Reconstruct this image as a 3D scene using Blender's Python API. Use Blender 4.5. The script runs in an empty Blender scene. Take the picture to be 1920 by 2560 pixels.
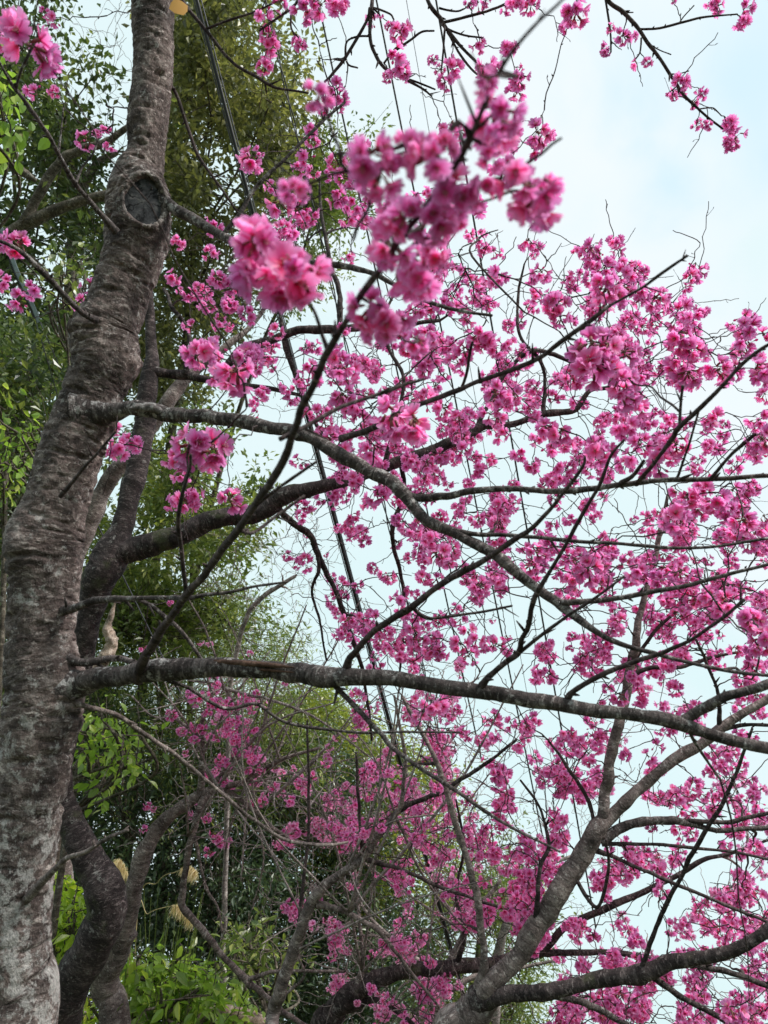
import bpy, math, random
import numpy as np
from mathutils import Vector, Matrix, Euler

# ------------------------------------------------------------------ camera, sky, sun, exposure
scene = bpy.context.scene
F = 1923.0                                   # focal length in photo pixels (photo 1920 x 2560)
PITCH = math.radians(34)
CAM = np.array([0.0, 0.0, 1.6])
FWD = np.array([0, math.cos(PITCH), math.sin(PITCH)])
UP = np.array([0, -math.sin(PITCH), math.cos(PITCH)])
RIGHT = np.array([1.0, 0, 0])
cam_d = bpy.data.cameras.new('camera'); cam = bpy.data.objects.new('camera', cam_d)
scene.collection.objects.link(cam); scene.camera = cam
cam.location = CAM; cam.rotation_euler = (math.pi/2 + PITCH, 0, 0)
cam_d.sensor_fit = 'VERTICAL'; cam_d.sensor_height = 34.6; cam_d.lens = F/2560*34.6
cam_d.clip_end = 3000; cam_d.clip_start = 0.02
cam_d.dof.use_dof = True; cam_d.dof.focus_distance = 3.0; cam_d.dof.aperture_fstop = 7.5

SUN_EL, SUN_AZ = math.radians(44), math.radians(122)      # azimuth measured from +Y towards +X
world = bpy.data.worlds.new('World'); scene.world = world; world.use_nodes = True
nt = world.node_tree; nt.nodes.clear()
def N(t, typ, **kw):
    n = t.nodes.new(typ)
    for k, v in kw.items(): setattr(n, k, v)
    return n
def ray(px, py):
    v = FWD + (px-960)/F*RIGHT + (1280-py)/F*UP
    return v/np.linalg.norm(v)
sky = N(nt, 'ShaderNodeTexSky', sky_type='NISHITA', sun_disc=False)
sky.sun_elevation = SUN_EL; sky.sun_rotation = SUN_AZ; sky.air_density = 1.0; sky.dust_density = 2.0
geo = N(nt, 'ShaderNodeTexCoord')
noi = N(nt, 'ShaderNodeTexNoise'); noi.inputs['Scale'].default_value = 2.6; noi.inputs['Detail'].default_value = 6; noi.inputs['Roughness'].default_value = 0.55; noi.inputs['Distortion'].default_value = 0.4
nt.links.new(geo.outputs['Generated'], noi.inputs['Vector'])
# thin openings in the cloud sheet, at their bearing in the sky
def hole(px, py, size):
    d = ray(px, py)
    dp = N(nt, 'ShaderNodeVectorMath', operation='DISTANCE'); dp.inputs[1].default_value = tuple(d)
    nn = N(nt, 'ShaderNodeVectorMath', operation='NORMALIZE')
    nt.links.new(geo.outputs['Generated'], nn.inputs[0]); nt.links.new(nn.outputs[0], dp.inputs[0])
    wob = N(nt, 'ShaderNodeMath', operation='MULTIPLY_ADD'); wob.inputs[1].default_value = size*4.2; wob.inputs[2].default_value = -size*2.0
    nt.links.new(noi.outputs['Fac'], wob.inputs[0])
    ad = N(nt, 'ShaderNodeMath', operation='ADD'); nt.links.new(dp.outputs['Value'], ad.inputs[0]); nt.links.new(wob.outputs[0], ad.inputs[1])
    mr = N(nt, 'ShaderNodeMapRange', interpolation_type='SMOOTHSTEP'); mr.inputs['From Min'].default_value = 0; mr.inputs['From Max'].default_value = size
    mr.inputs['To Min'].default_value = 1; mr.inputs['To Max'].default_value = 0
    nt.links.new(ad.outputs[0], mr.inputs['Value'])
    return mr.outputs[0]
holes = None
for px, py, s in [(1850, 215, .17), (1680, 455, .10), (1930, 400, .15)]:
    h = hole(px, py, s)
    if holes is None: holes = h
    else:
        m = N(nt, 'ShaderNodeMath', operation='MAXIMUM'); nt.links.new(holes, m.inputs[0]); nt.links.new(h, m.inputs[1]); holes = m.outputs[0]
# white cloud in a broad band, thinner cyan veil elsewhere
veil = hole(1640, 420, .62)
ramp = N(nt, 'ShaderNodeMapRange', interpolation_type='SMOOTHSTEP'); ramp.inputs['From Min'].default_value = .38; ramp.inputs['From Max'].default_value = .66
nt.links.new(noi.outputs['Fac'], ramp.inputs['Value'])
wh = N(nt, 'ShaderNodeMath', operation='MULTIPLY_ADD', use_clamp=True); wh.inputs[1].default_value = .85
nt.links.new(veil, wh.inputs[0])
hs = N(nt, 'ShaderNodeMath', operation='MULTIPLY'); hs.inputs[1].default_value = .38; nt.links.new(ramp.outputs[0], hs.inputs[0]); nt.links.new(hs.outputs[0], wh.inputs[2])
mixc = N(nt, 'ShaderNodeMix', data_type='RGBA'); mixc.inputs['A'].default_value = (7.2, 9.15, 9.3, 1); mixc.inputs['B'].default_value = (9.0, 9.6, 9.95, 1)
nt.links.new(wh.outputs[0], mixc.inputs['Factor'])
mixh = N(nt, 'ShaderNodeMix', data_type='RGBA'); mixh.inputs['B'].default_value = (5.7, 8.4, 9.7, 1)
hf = N(nt, 'ShaderNodeMath', operation='MULTIPLY'); hf.inputs[1].default_value = .6; nt.links.new(holes, hf.inputs[0])
nt.links.new(hf.outputs[0], mixh.inputs['Factor']); nt.links.new(mixc.outputs['Result'], mixh.inputs['A'])
mixs = N(nt, 'ShaderNodeMix', data_type='RGBA'); mixs.inputs['Factor'].default_value = .93
nt.links.new(sky.outputs[0], mixs.inputs['A']); nt.links.new(mixh.outputs['Result'], mixs.inputs['B'])
bg = N(nt, 'ShaderNodeBackground'); bg.inputs['Strength'].default_value = 0.1
outw = N(nt, 'ShaderNodeOutputWorld')
nt.links.new(mixs.outputs['Result'], bg.inputs['Color']); nt.links.new(bg.outputs[0], outw.inputs['Surface'])

sun_d = bpy.data.lights.new('sun', 'SUN'); sun = bpy.data.objects.new('sun', sun_d); scene.collection.objects.link(sun)
sun_d.energy = 4.0; sun_d.angle = math.radians(12); sun_d.color = (1, .96, .9)
sv = Vector((math.sin(SUN_AZ)*math.cos(SUN_EL), math.cos(SUN_AZ)*math.cos(SUN_EL), math.sin(SUN_EL)))
sun.rotation_euler = sv.to_track_quat('Z', 'Y').to_euler(); sun.location = (4, 4, 12)
scene.view_settings.view_transform = 'Standard'; scene.view_settings.look = 'None'
scene.view_settings.exposure = 0.12; scene.view_settings.gamma = 1
scene.cycles.max_bounces = 10; scene.cycles.transmission_bounces = 6; scene.cycles.diffuse_bounces = 4

# ------------------------------------------------------------------ helpers
rng = np.random.default_rng(7); random.seed(7)
COL = scene.collection
def P(px, py, d): return CAM + d*(FWD + (px-960)/F*RIGHT + (1280-py)/F*UP)
def proj(p):
    v = np.asarray(p)-CAM; d = v@FWD
    return 960+F*(v@RIGHT)/d, 1280-F*(v@UP)/d, d

def vnoise(p, seed=0):
    """value noise in [-1, 1], vectorised"""
    p = np.asarray(p, float); i = np.floor(p).astype(np.int64); f = p-i; u = f*f*(3-2*f)
    def h(ix, iy, iz):
        n = (ix*374761393 + iy*668265263 + iz*2147483647 + seed*974634777) & 0xffffffff
        n = ((n ^ (n >> 13))*1274126177) & 0xffffffff
        n = ((n ^ (n >> 16))*2246822519) & 0xffffffff
        return ((n ^ (n >> 15)) & 0xffff)/32767.5-1
    r = 0
    for a in (0, 1):
        for b in (0, 1):
            for c in (0, 1):
                w = (u[..., 0] if a else 1-u[..., 0])*(u[..., 1] if b else 1-u[..., 1])*(u[..., 2] if c else 1-u[..., 2])
                r = r + w*h(i[..., 0]+a, i[..., 1]+b, i[..., 2]+c)
    return r
def fbm(p, o=4, seed=0):
    s = 0; a = 1.0; t = 0
    for k in range(o): s = s+a*vnoise(np.asarray(p)*2**k, seed+k); t += a; a *= .5
    return s/t

class Buf:
    def __init__(s): s.v = []; s.q = []; s.t = []; s.a = []; s.m = []; s.n = 0
    def add(s, v, q=None, t=None, a=None, mat=0):
        v = np.asarray(v, float); s.v.append(v)
        nf = 0
        if q is not None and len(q): s.q.append((np.asarray(q)+s.n, mat))
        if t is not None and len(t): s.t.append((np.asarray(t)+s.n, mat))
        s.a.append(np.zeros((len(v), 3)) if a is None else np.asarray(a, float)); s.n += len(v)
    def mesh(s, name, mats, origin=(0, 0, 0), smooth=True):
        v = np.concatenate(s.v)-np.asarray(origin); a = np.concatenate(s.a)
        q = np.concatenate([x[0] for x in s.q]) if s.q else np.zeros((0, 4), int)
        t = np.concatenate([x[0] for x in s.t]) if s.t else np.zeros((0, 3), int)
        mi = [np.full(len(x[0]), x[1]) for x in s.q]+[np.full(len(x[0]), x[1]) for x in s.t]
        me = bpy.data.meshes.new(name)
        me.vertices.add(len(v)); me.vertices.foreach_set('co', v.astype(np.float32).ravel())
        me.loops.add(len(q)*4+len(t)*3); me.loops.foreach_set('vertex_index', np.concatenate([q.ravel(), t.ravel()]).astype(np.int32))
        me.polygons.add(len(q)+len(t))
        st = np.concatenate([np.arange(len(q))*4, len(q)*4+np.arange(len(t))*3]).astype(np.int32)
        me.polygons.foreach_set('loop_start', st)
        me.polygons.foreach_set('material_index', np.concatenate(mi).astype(np.int32))
        me.polygons.foreach_set('use_smooth', np.full(len(q)+len(t), smooth))
        at = me.attributes.new('co_s', 'FLOAT_VECTOR', 'POINT'); at.data.foreach_set('vector', a.astype(np.float32).ravel())
        for m in (mats if isinstance(mats, (list, tuple)) else [mats]): me.materials.append(m)
        me.update(calc_edges=True); me.validate()
        return me

def link(name, data, parent=None, loc=(0, 0, 0)):
    """loc in world space; every parent here is unrotated"""
    o = bpy.data.objects.new(name, data); COL.objects.link(o)
    if parent is not None:
        o.parent = parent; o.location = Vector(loc)-wloc(parent)
    else: o.location = loc
    return o
def wloc(o):
    l = Vector(o.location)
    return l+wloc(o.parent) if o.parent else l
def thing(name, label, cat, loc, group=None):
    o = link(name, None, None, loc); o.empty_display_size = .1
    return tag(o, label, cat, group)
def tag(o, label, cat, group=None):
    o['label'] = label; o['category'] = cat
    if group: o['group'] = group
    return o
def part(name, buf, mats, parent, origin=None, smooth=True, kind=None):
    if origin is None: origin = np.concatenate(buf.v).mean(0)
    o = link(name, buf.mesh(name, mats, origin, smooth), parent, origin)
    if kind: o['kind'] = kind
    return o

def spline(pts, n):
    """Catmull-Rom through rows of pts (any dimension), n samples per span"""
    p = np.asarray(pts, float)
    if len(p) < 3: 
        t = np.linspace(0, 1, n+1)[:, None]; return p[0]*(1-t)+p[1]*t
    e = np.vstack([2*p[0]-p[1], p, 2*p[-1]-p[-2]]); out = []
    for i in range(len(p)-1):
        a, b, c, d = e[i], e[i+1], e[i+2], e[i+3]
        t = np.linspace(0, 1, n, endpoint=False)[:, None]
        out.append(.5*((2*b)+(-a+c)*t+(2*a-5*b+4*c-d)*t*t+(-a+3*b-3*c+d)*t**3))
    out.append(p[-1:]); return np.vstack(out)
def frames(p):
    t = np.gradient(p, axis=0); t /= np.linalg.norm(t, axis=1)[:, None]+1e-12
    n = np.zeros_like(p); ref = np.array([0, 0, 1.]) if abs(t[0][2]) < .8 else np.array([0, 1., 0])
    x = np.cross(t[0], ref); x /= np.linalg.norm(x); n[0] = x
    for i in range(1, len(p)):
        x = n[i-1]-t[i]*(n[i-1]@t[i]); n[i] = x/(np.linalg.norm(x)+1e-12)
    return t, n, np.cross(t, n)
def tube(buf, p, r, sides=8, cap=True, rough=0.0, mat=0, seed=0):
    p = np.asarray(p, float); r = np.asarray(r, float); k = len(p)
    t, n, b = frames(p); ang = np.linspace(0, 2*math.pi, sides, endpoint=False)
    L = np.concatenate([[0], np.cumsum(np.linalg.norm(np.diff(p, axis=0), axis=1))])
    cx, sx = np.cos(ang), np.sin(ang)
    R = r[:, None]*np.ones((1, sides))
    cyl = np.stack([r[:, None]*cx, r[:, None]*sx, L[:, None]+0*cx], -1)
    if rough:
        q = cyl*np.array([1, 1, 1])
        R = R*(1+rough*fbm(q/np.maximum(r.mean(), 1e-4)*np.array([.8, .8, .9]), 3, seed))
    v = p[:, None]+R[..., None]*(n[:, None]*cx[None, :, None]+b[:, None]*sx[None, :, None])
    i = np.arange(k-1)[:, None]*sides; j = np.arange(sides)[None]; j2 = (j+1) % sides
    q = np.stack([i+j, i+j2, i+sides+j2, i+sides+j], -1).reshape(-1, 4)
    v = v.reshape(-1, 3); a = cyl.reshape(-1, 3); tr = None
    if cap:
        v = np.vstack([v, p[-1]+t[-1]*r[-1]*.7, p[0]]); a = np.vstack([a, [0, 0, L[-1]], [0, 0, 0]])
        o = (k-1)*sides; jj = np.arange(sides)
        tr = np.vstack([np.stack([o+jj, o+(jj+1) % sides, np.full(sides, k*sides)], -1), np.stack([(jj+1) % sides, jj, np.full(sides, k*sides+1)], -1)])
    buf.add(v, q, tr, a+np.array([0, 0, seed*1.37]), mat)

# ------------------------------------------------------------------ materials
def mat(name):
    m = bpy.data.materials.new(name); m.use_nodes = True; t = m.node_tree; t.nodes.clear()
    o = N(t, 'ShaderNodeOutputMaterial'); return m, t, o
def noise(t, vec, scale, detail=4, rough=.6, vscale=None, dist=0):
    if vscale is not None:
        mp = N(t, 'ShaderNodeMapping'); mp.inputs['Scale'].default_value = vscale; t.links.new(vec, mp.inputs['Vector']); vec = mp.outputs[0]
    n = N(t, 'ShaderNodeTexNoise'); n.inputs['Scale'].default_value = scale; n.inputs['Detail'].default_value = detail; n.inputs['Roughness'].default_value = rough; n.inputs['Distortion'].default_value = dist
    t.links.new(vec, n.inputs['Vector']); return n.outputs['Fac']
def rampn(t, fac, stops):
    r = N(t, 'ShaderNodeValToRGB'); e = r.color_ramp.elements
    while len(e) < len(stops): e.new(.5)
    for x, (pos, c) in zip(e, stops): x.position = pos; x.color = (*c, 1) if len(c) == 3 else c
    t.links.new(fac, r.inputs[0]); return r.outputs[0]
def mixrgb(t, f, a, b, mode='MIX'):
    m = N(t, 'ShaderNodeMix', data_type='RGBA', blend_type=mode)
    for k, s in (('Factor', f), ('A', a), ('B', b)):
        if isinstance(s, (int, float)): m.inputs[k].default_value = s
        elif isinstance(s, tuple): m.inputs[k].default_value = (*s, 1)
        else: t.links.new(s, m.inputs[k])
    return m.outputs['Result']
def mrange(t, v, a, b, c=0, d=1):
    m = N(t, 'ShaderNodeMapRange', interpolation_type='SMOOTHSTEP')
    for k, s in zip(('From Min', 'From Max', 'To Min', 'To Max'), (a, b, c, d)): m.inputs[k].default_value = s
    t.links.new(v, m.inputs['Value']); return m.outputs[0]

def bark(name, dark, mid, light, lichen=.5, band=70, lich_col=(.42, .42, .40), bump=.6, scale=1.0, moss=0.0, low=0.0):
    m, t, o = mat(name)
    at = N(t, 'ShaderNodeAttribute'); at.attribute_name = 'co_s'; co = at.outputs['Vector']
    base = noise(t, co, 1.0, 8, .72, (22*scale, 22*scale, 42*scale), .5)
    col = rampn(t, base, [(.30, dark), (.5, mid), (.72, light)])
    # lenticels: thin cross-wise bands
    ln = noise(t, co, 1.0, 8, .70, (26*scale, 26*scale, band*1.9*scale), .6)
    lm = mrange(t, ln, .52, .60, 0, .85)
    col = mixrgb(t, lm, col, tuple(x*.42 for x in mid))
    ln2 = noise(t, co, 1.0, 7, .7, (34*scale, 34*scale, band*1.5*scale), .5)
    lm2 = mrange(t, ln2, .565, .62, 0, .8)
    col = mixrgb(t, lm2, col, tuple(min(1, x*1.35) for x in light))
    big = noise(t, co, 1.0, 4, .6, (5*scale, 5*scale, 9*scale), .4); col = mixrgb(t, .85, col, rampn(t, big, [(.36, (.38, .37, .38)), (.62, (1.2, 1.2, 1.2))]), 'MULTIPLY')
    # lichen patches
    p1 = noise(t, co, 17*scale, 9, .78); p2 = noise(t, co, 70*scale, 3, .6)
    am = N(t, 'ShaderNodeMath', operation='MULTIPLY_ADD'); am.inputs[1].default_value = .28; t.links.new(p2, am.inputs[0]); t.links.new(p1, am.inputs[2])
    am = am.outputs[0]
    if low:                                        # lichen crusts thicken towards the foot of the stem
        sz = N(t, 'ShaderNodeSeparateXYZ'); t.links.new(co, sz.inputs[0]); g = mrange(t, sz.outputs['Z'], 1.6, 3.0, low, 0)
        a2 = N(t, 'ShaderNodeMath', operation='ADD'); t.links.new(am, a2.inputs[0]); t.links.new(g, a2.inputs[1]); am = a2.outputs[0]
    lf = mrange(t, am, .78-.16*lichen, .86-.16*lichen, 0, .72)
    col = mixrgb(t, lf, col, lich_col)
    if moss:
        p3 = noise(t, co, 5*scale, 4, .6); mf = mrange(t, p3, .60-.1*moss, .72-.1*moss, 0, .7)
        col = mixrgb(t, mf, col, (.085, .10, .045))
    fine = noise(t, co, 160*scale, 4, .7)
    col = mixrgb(t, .6, col, rampn(t, fine, [(.35, (.35, .35, .35)), (.65, (1.35, 1.3, 1.3))]), 'MULTIPLY')
    b = N(t, 'ShaderNodeBsdfPrincipled'); b.inputs['Roughness'].default_value = .85; b.inputs['Specular IOR Level'].default_value = .25
    t.links.new(col, b.inputs['Base Color'])
    h = mixrgb(t, .5, mixrgb(t, .5, base, ln), fine)
    bp = N(t, 'ShaderNodeBump'); bp.inputs['Strength'].default_value = bump; bp.inputs['Distance'].default_value = .010/scale
    t.links.new(h, bp.inputs['Height']); t.links.new(bp.outputs[0], b.inputs['Normal']); t.links.new(b.outputs[0], o.inputs[0])
    return m
M_trunkA = bark('bark_near_cherry', (.030, .022, .022), (.180, .136, .124), (.46, .40, .37), .42, 60, (.56, .54, .52), 1.3, low=.10)
M_limb = bark('bark_limb', (.028, .022, .023), (.115, .093, .090), (.32, .285, .275), .65, 70, (.60, .58, .57), 1.1)
M_twig = bark('bark_twig', (.030, .020, .021), (.085, .062, .062), (.19, .15, .145), .15, 80, (.42, .39, .38), .6)
M_dark = bark('bark_dark_cherry', (.018, .014, .015), (.062, .047, .047), (.20, .165, .16), .4, 60, (.34, .33, .31), 1.1, 1, .3)
M_paletwig = bark('bark_pale_twig', (.14, .11, .10), (.36, .30, .285), (.60, .54, .51), .3, 50, (.62, .60, .58), .6)
M_grey = bark('bark_grey_cherry', (.075, .058, .055), (.27, .215, .20), (.50, .44, .41), .35, 50, (.56, .54, .52), 1.1)
M_bgbark = bark('bark_forest', (.05, .04, .03), (.13, .11, .085), (.25, .22, .18), .5, 20, (.35, .34, .3), .6)
M_dead = bark('bleached_wood', (.26, .19, .14), (.5, .39, .31), (.72, .62, .53), .2, 4, (.7, .65, .6), .9, 1.0)

def petal_mat(name, edge, mid, heart, var=.10):
    m, t, o = mat(name)
    at = N(t, 'ShaderNodeAttribute'); at.attribute_name = 'co_s'
    sp = N(t, 'ShaderNodeSeparateXYZ'); t.links.new(at.outputs['Vector'], sp.inputs[0])
    col = rampn(t, sp.outputs['X'], [(.05, heart), (.38, mid), (.9, edge)])
    vein = N(t, 'ShaderNodeMath', operation='SINE'); vm = N(t, 'ShaderNodeMath', operation='MULTIPLY'); vm.inputs[1].default_value = 30
    t.links.new(sp.outputs['Y'], vm.inputs[0]); t.links.new(vm.outputs[0], vein.inputs[0])
    vf = mrange(t, vein.outputs[0], .6, 1.0, 0, .22)
    col = mixrgb(t, vf, col, tuple(x*.8 for x in mid))
    hsv = N(t, 'ShaderNodeHueSaturation'); 
    hv = N(t, 'ShaderNodeMapRange'); hv.inputs['To Min'].default_value = .488; hv.inputs['To Max'].default_value = .512
    t.links.new(sp.outputs['Z'], hv.inputs['Value']); t.links.new(hv.outputs[0], hsv.inputs['Hue'])
    vv = N(t, 'ShaderNodeMapRange'); vv.inputs['To Min'].default_value = 1-var*1.5; vv.inputs['To Max'].default_value = 1+var
    t.links.new(sp.outputs['Z'], vv.inputs['Value']); t.links.new(vv.outputs[0], hsv.inputs['Value']); t.links.new(col, hsv.inputs['Color'])
    d = N(t, 'ShaderNodeBsdfDiffuse'); tr = N(t, 'ShaderNodeBsdfTranslucent'); mx = N(t, 'ShaderNodeMixShader'); mx.inputs[0].default_value = .64
    t.links.new(hsv.outputs[0], d.inputs[0]); t.links.new(hsv.outputs[0], tr.inputs[0]); t.links.new(d.outputs[0], mx.inputs[1]); t.links.new(tr.outputs[0], mx.inputs[2])
    g = N(t, 'ShaderNodeBsdfGlossy'); g.inputs['Roughness'].default_value = .45; mg = N(t, 'ShaderNodeMixShader'); mg.inputs[0].default_value = .03
    t.links.new(mx.outputs[0], mg.inputs[1]); t.links.new(g.outputs[0], mg.inputs[2]); t.links.new(mg.outputs[0], o.inputs[0])
    return m
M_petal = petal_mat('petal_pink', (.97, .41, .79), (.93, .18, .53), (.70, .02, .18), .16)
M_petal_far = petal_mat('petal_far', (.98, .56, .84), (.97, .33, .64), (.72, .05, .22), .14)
def plain(name, c, rough=.6, metal=0, var=0.0, scale=30):
    m, t, o = mat(name); b = N(t, 'ShaderNodeBsdfPrincipled'); b.inputs['Roughness'].default_value = rough; b.inputs['Metallic'].default_value = metal
    tc = N(t, 'ShaderNodeTexCoord'); n = noise(t, tc.outputs['Object'], scale, 4)
    col = rampn(t, n, [(.3, tuple(x*(1-.35-var) for x in c)), (.7, tuple(min(1, x*(1.15+var)) for x in c))])
    t.links.new(col, b.inputs['Base Color']); t.links.new(b.outputs[0], o.inputs[0]); return m
M_calyx = plain('calyx_red', (.22, .05, .05)); M_pedicel = plain('pedicel', (.22, .12, .06)); M_stamen = plain('stamen', (.75, .35, .40))
M_bud = plain('bud_scale', (.14, .08, .05)); M_cable = plain('cable_rubber', (.012, .012, .014), .45); M_wire = plain('steel_wire', (.10, .10, .12), .5, .6)
M_scar = None

def leaf_mat(name, c1, c2, c3, trans=.45, gloss=.06):
    m, t, o = mat(name)
    at = N(t, 'ShaderNodeAttribute'); at.attribute_name = 'co_s'; sp = N(t, 'ShaderNodeSeparateXYZ'); t.links.new(at.outputs['Vector'], sp.inputs[0])
    col = rampn(t, sp.outputs['Z'], [(0, c1), (.55, c2), (1, c3)])
    d = N(t, 'ShaderNodeBsdfDiffuse'); tr = N(t, 'ShaderNodeBsdfTranslucent'); mx = N(t, 'ShaderNodeMixShader'); mx.inputs[0].default_value = trans
    tc = mixrgb(t, 1.0, col, (1.2, 1.3, .75), 'MULTIPLY')
    t.links.new(col, d.inputs[0]); t.links.new(tc, tr.inputs[0]); t.links.new(d.outputs[0], mx.inputs[1]); t.links.new(tr.outputs[0], mx.inputs[2])
    g = N(t, 'ShaderNodeBsdfGlossy'); g.inputs['Roughness'].default_value = .38; mg = N(t, 'ShaderNodeMixShader'); mg.inputs[0].default_value = gloss
    t.links.new(mx.outputs[0], mg.inputs[1]); t.links.new(g.outputs[0], mg.inputs[2]); t.links.new(mg.outputs[0], o.inputs[0])
    return m
L_dark = leaf_mat('leaf_dark', (0.035, 0.06, 0.028), (0.1, 0.14, 0.05), (0.28, 0.3, 0.09))
L_olive = leaf_mat('leaf_olive', (.075, .085, .042), (.20, .20, .08), (.44, .40, .17))
L_bright = leaf_mat('leaf_bright', (0.12, 0.2, 0.03), (0.28, 0.42, 0.07), (0.6, 0.64, 0.14), .55, .05)
L_lime = leaf_mat('leaf_lime', (0.18, 0.28, 0.03), (0.42, 0.56, 0.06), (0.75, 0.75, 0.1), .55, .05)
L_mid = leaf_mat('leaf_mid', (0.07, 0.11, 0.035), (0.2, 0.25, 0.065), (0.44, 0.44, 0.14))
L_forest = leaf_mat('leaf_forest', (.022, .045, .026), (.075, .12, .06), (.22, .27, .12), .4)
L_yg = leaf_mat('leaf_yg', (0.11, 0.15, 0.03), (0.28, 0.32, 0.06), (0.58, 0.54, 0.11))

# ------------------------------------------------------------------ flowers
def petal_grid(nu, nv, length, width, cup, notch, ruffle, seed):
    """u across -1..1, v along 0..1; returns verts and attribute (radial, across, -)"""
    u = np.linspace(-1, 1, nu); v = np.linspace(0, 1, nv)
    V, U = np.meshgrid(v, u, indexing='ij')
    w = width*np.clip(.22+.95*np.sin(np.pi*np.clip(V*.66, 0, 1))**1.5, 0, 1.2)*(1-.12*V**6)
    tipcut = 1-notch*np.exp(-(U/.22)**2)*V**4 - .16*(np.abs(U)**2.5)*V**3 - .05*np.sin(U*9+seed)*V**5
    x = U*w; y = V*length*tipcut; 
    z = cup*length*(V**1.6)*.5 + .10*length*U*U*(1-V*.4) + ruffle*length*(np.sin(U*5+seed*2.1)*.5+np.sin(U*9+seed)*.3)*V**3
    return np.stack([x, y, z], -1).reshape(-1, 3), np.stack([V*1.0, U*.5+.5, V*0], -1).reshape(-1, 3)
def grid_faces(nu, nv):
    i = np.arange(nv-1)[:, None]*nu; j = np.arange(nu-1)[None]
    return np.stack([i+j, i+j+1, i+nu+j+1, i+nu+j], -1).reshape(-1, 4)
def rotz(a): c, s = math.cos(a), math.sin(a); return np.array([[c, -s, 0], [s, c, 0], [0, 0, 1.]])
def rotx(a): c, s = math.cos(a), math.sin(a); return np.array([[1., 0, 0], [0, c, -s], [0, s, c]])
def basis(z, roll=0):
    z = np.asarray(z, float); z = z/np.linalg.norm(z); a = np.array([1., 0, 0]) if abs(z[0]) < .9 else np.array([0, 1., 0])
    x = np.cross(a, z); x /= np.linalg.norm(x); y = np.cross(z, x)
    return np.stack([x, y, z], 1)@rotz(roll)
def flower(buf, pos, axis, scale, hi, rs, openness=1.0):
    """a five-petalled blossom opening towards axis; radius about 0.016 * scale"""
    B = basis(axis, rs.uniform(0, 6.28)); tint = rs.uniform(0, 1)
    nu, nv = (9, 7) if hi else (5, 4)
    L = .0165*scale; q = grid_faces(nu, nv)
    for ring in range(2 if hi and rs.uniform() < .15 else 1):
        for k in range(5):
            v, a = petal_grid(nu, nv, L*(1-.22*ring)*rs.uniform(.9, 1.1), L*.44*rs.uniform(.88, 1.1), rs.uniform(-.05, .35), .28, .09, rs.uniform(0, 6))
            el = math.radians(rs.uniform(2, 34)*(1 if ring == 0 else 1.8)+(1-openness)*75)
            v = v@rotx(el).T; v = v+np.array([0, .0011*scale, .0006*k*scale*.4])
            v = v@rotz(k*2*math.pi/5+ring*.6+rs.uniform(-.12, .12)).T
            a = a.copy(); a[:, 2] = np.clip(tint+rs.uniform(-.15, .15), 0, 1)
            buf.add(v@B.T+pos, q, None, a, 0)
    ax = B[:, 2]
    # calyx tube behind
    p = np.array([pos-ax*.009*scale, pos-ax*.004*scale, pos+ax*.0005*scale]); tube(buf, p, np.array([.0012, .0022, .0020])*scale, 6 if hi else 3, True, 0, 1)
    if hi:
        for k in range(14):
            an = rs.uniform(0, 6.28); sp = rs.uniform(.15, .55); d = B@np.array([math.cos(an)*sp, math.sin(an)*sp, 1]); d /= np.linalg.norm(d)
            e = pos+d*.0085*scale*rs.uniform(.8, 1.1)
            tube(buf, np.array([pos, e]), np.array([.00025, .0002])*scale, 3, False, 0, 3)
            tube(buf, np.array([e-d*.0004, e+d*.0006]), np.array([.0006, .0006])*scale, 4, True, 0, 3)
def bud(buf, pos, axis, scale, rs):
    B = basis(axis); ax = B[:, 2]; s = scale*rs.uniform(.8, 1.2)
    z = np.linspace(0, 1, 6); r = .0036*np.sin(np.pi*np.clip(z*.86+.08, 0, 1))**.8*s
    n0 = buf.n; tube(buf, pos+ax*(z[:, None]*.010*s), r, 6, True, 0, 0)
    buf.a[-1] = np.tile([.35, .5, .4], (len(buf.v[-1]), 1))
    tube(buf, np.array([pos-ax*.004*s, pos+ax*.0015*s]), np.array([.001, .002])*s, 5, True, 0, 1)
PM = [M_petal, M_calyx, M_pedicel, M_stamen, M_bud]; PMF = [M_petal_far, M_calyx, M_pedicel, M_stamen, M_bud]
def cluster_layout(n, rs, spread=1.0):
    """flower positions round the bud knot at the origin; they hang out and down. overall radius ~ .04"""
    out = []
    for k in range(n):
        for _ in range(40):
            d = rs.normal(size=3); d /= np.linalg.norm(d)
            d[2] = d[2]*.8-.22; p = d*rs.uniform(.015, .028)*spread
            if all(np.linalg.norm(p-o[0]) > .0145 for o in out): break
        ax = p/np.linalg.norm(p)+rs.normal(size=3)*.25+np.array([0, 0, -.25]); out.append((p, ax/np.linalg.norm(ax)))
    return out
def stalks(buf, lay, hi, rs):
    for p, ax in lay:
        end = p-ax*.009; mid = end*.5+np.array([0, 0, .003])
        tube(buf, spline([np.zeros(3), mid, end], 3 if hi else 1), np.linspace(.0008, .0006, 7 if hi else 3), 5 if hi else 3, False, 0, 2)
    tube(buf, np.array([[0, 0, .004], [0, 0, .0], [0, 0, -.004]]), np.array([.0014, .003, .0022]), 6, True, 0, 4)
    for k in range(4 if hi else 2):
        d = rs.normal(size=3); d /= np.linalg.norm(d)
        tube(buf, np.array([[0, 0, 0], d*.004, d*.009]), np.array([.001, .0022, .0003]), 5, True, 0, 4)
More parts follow.
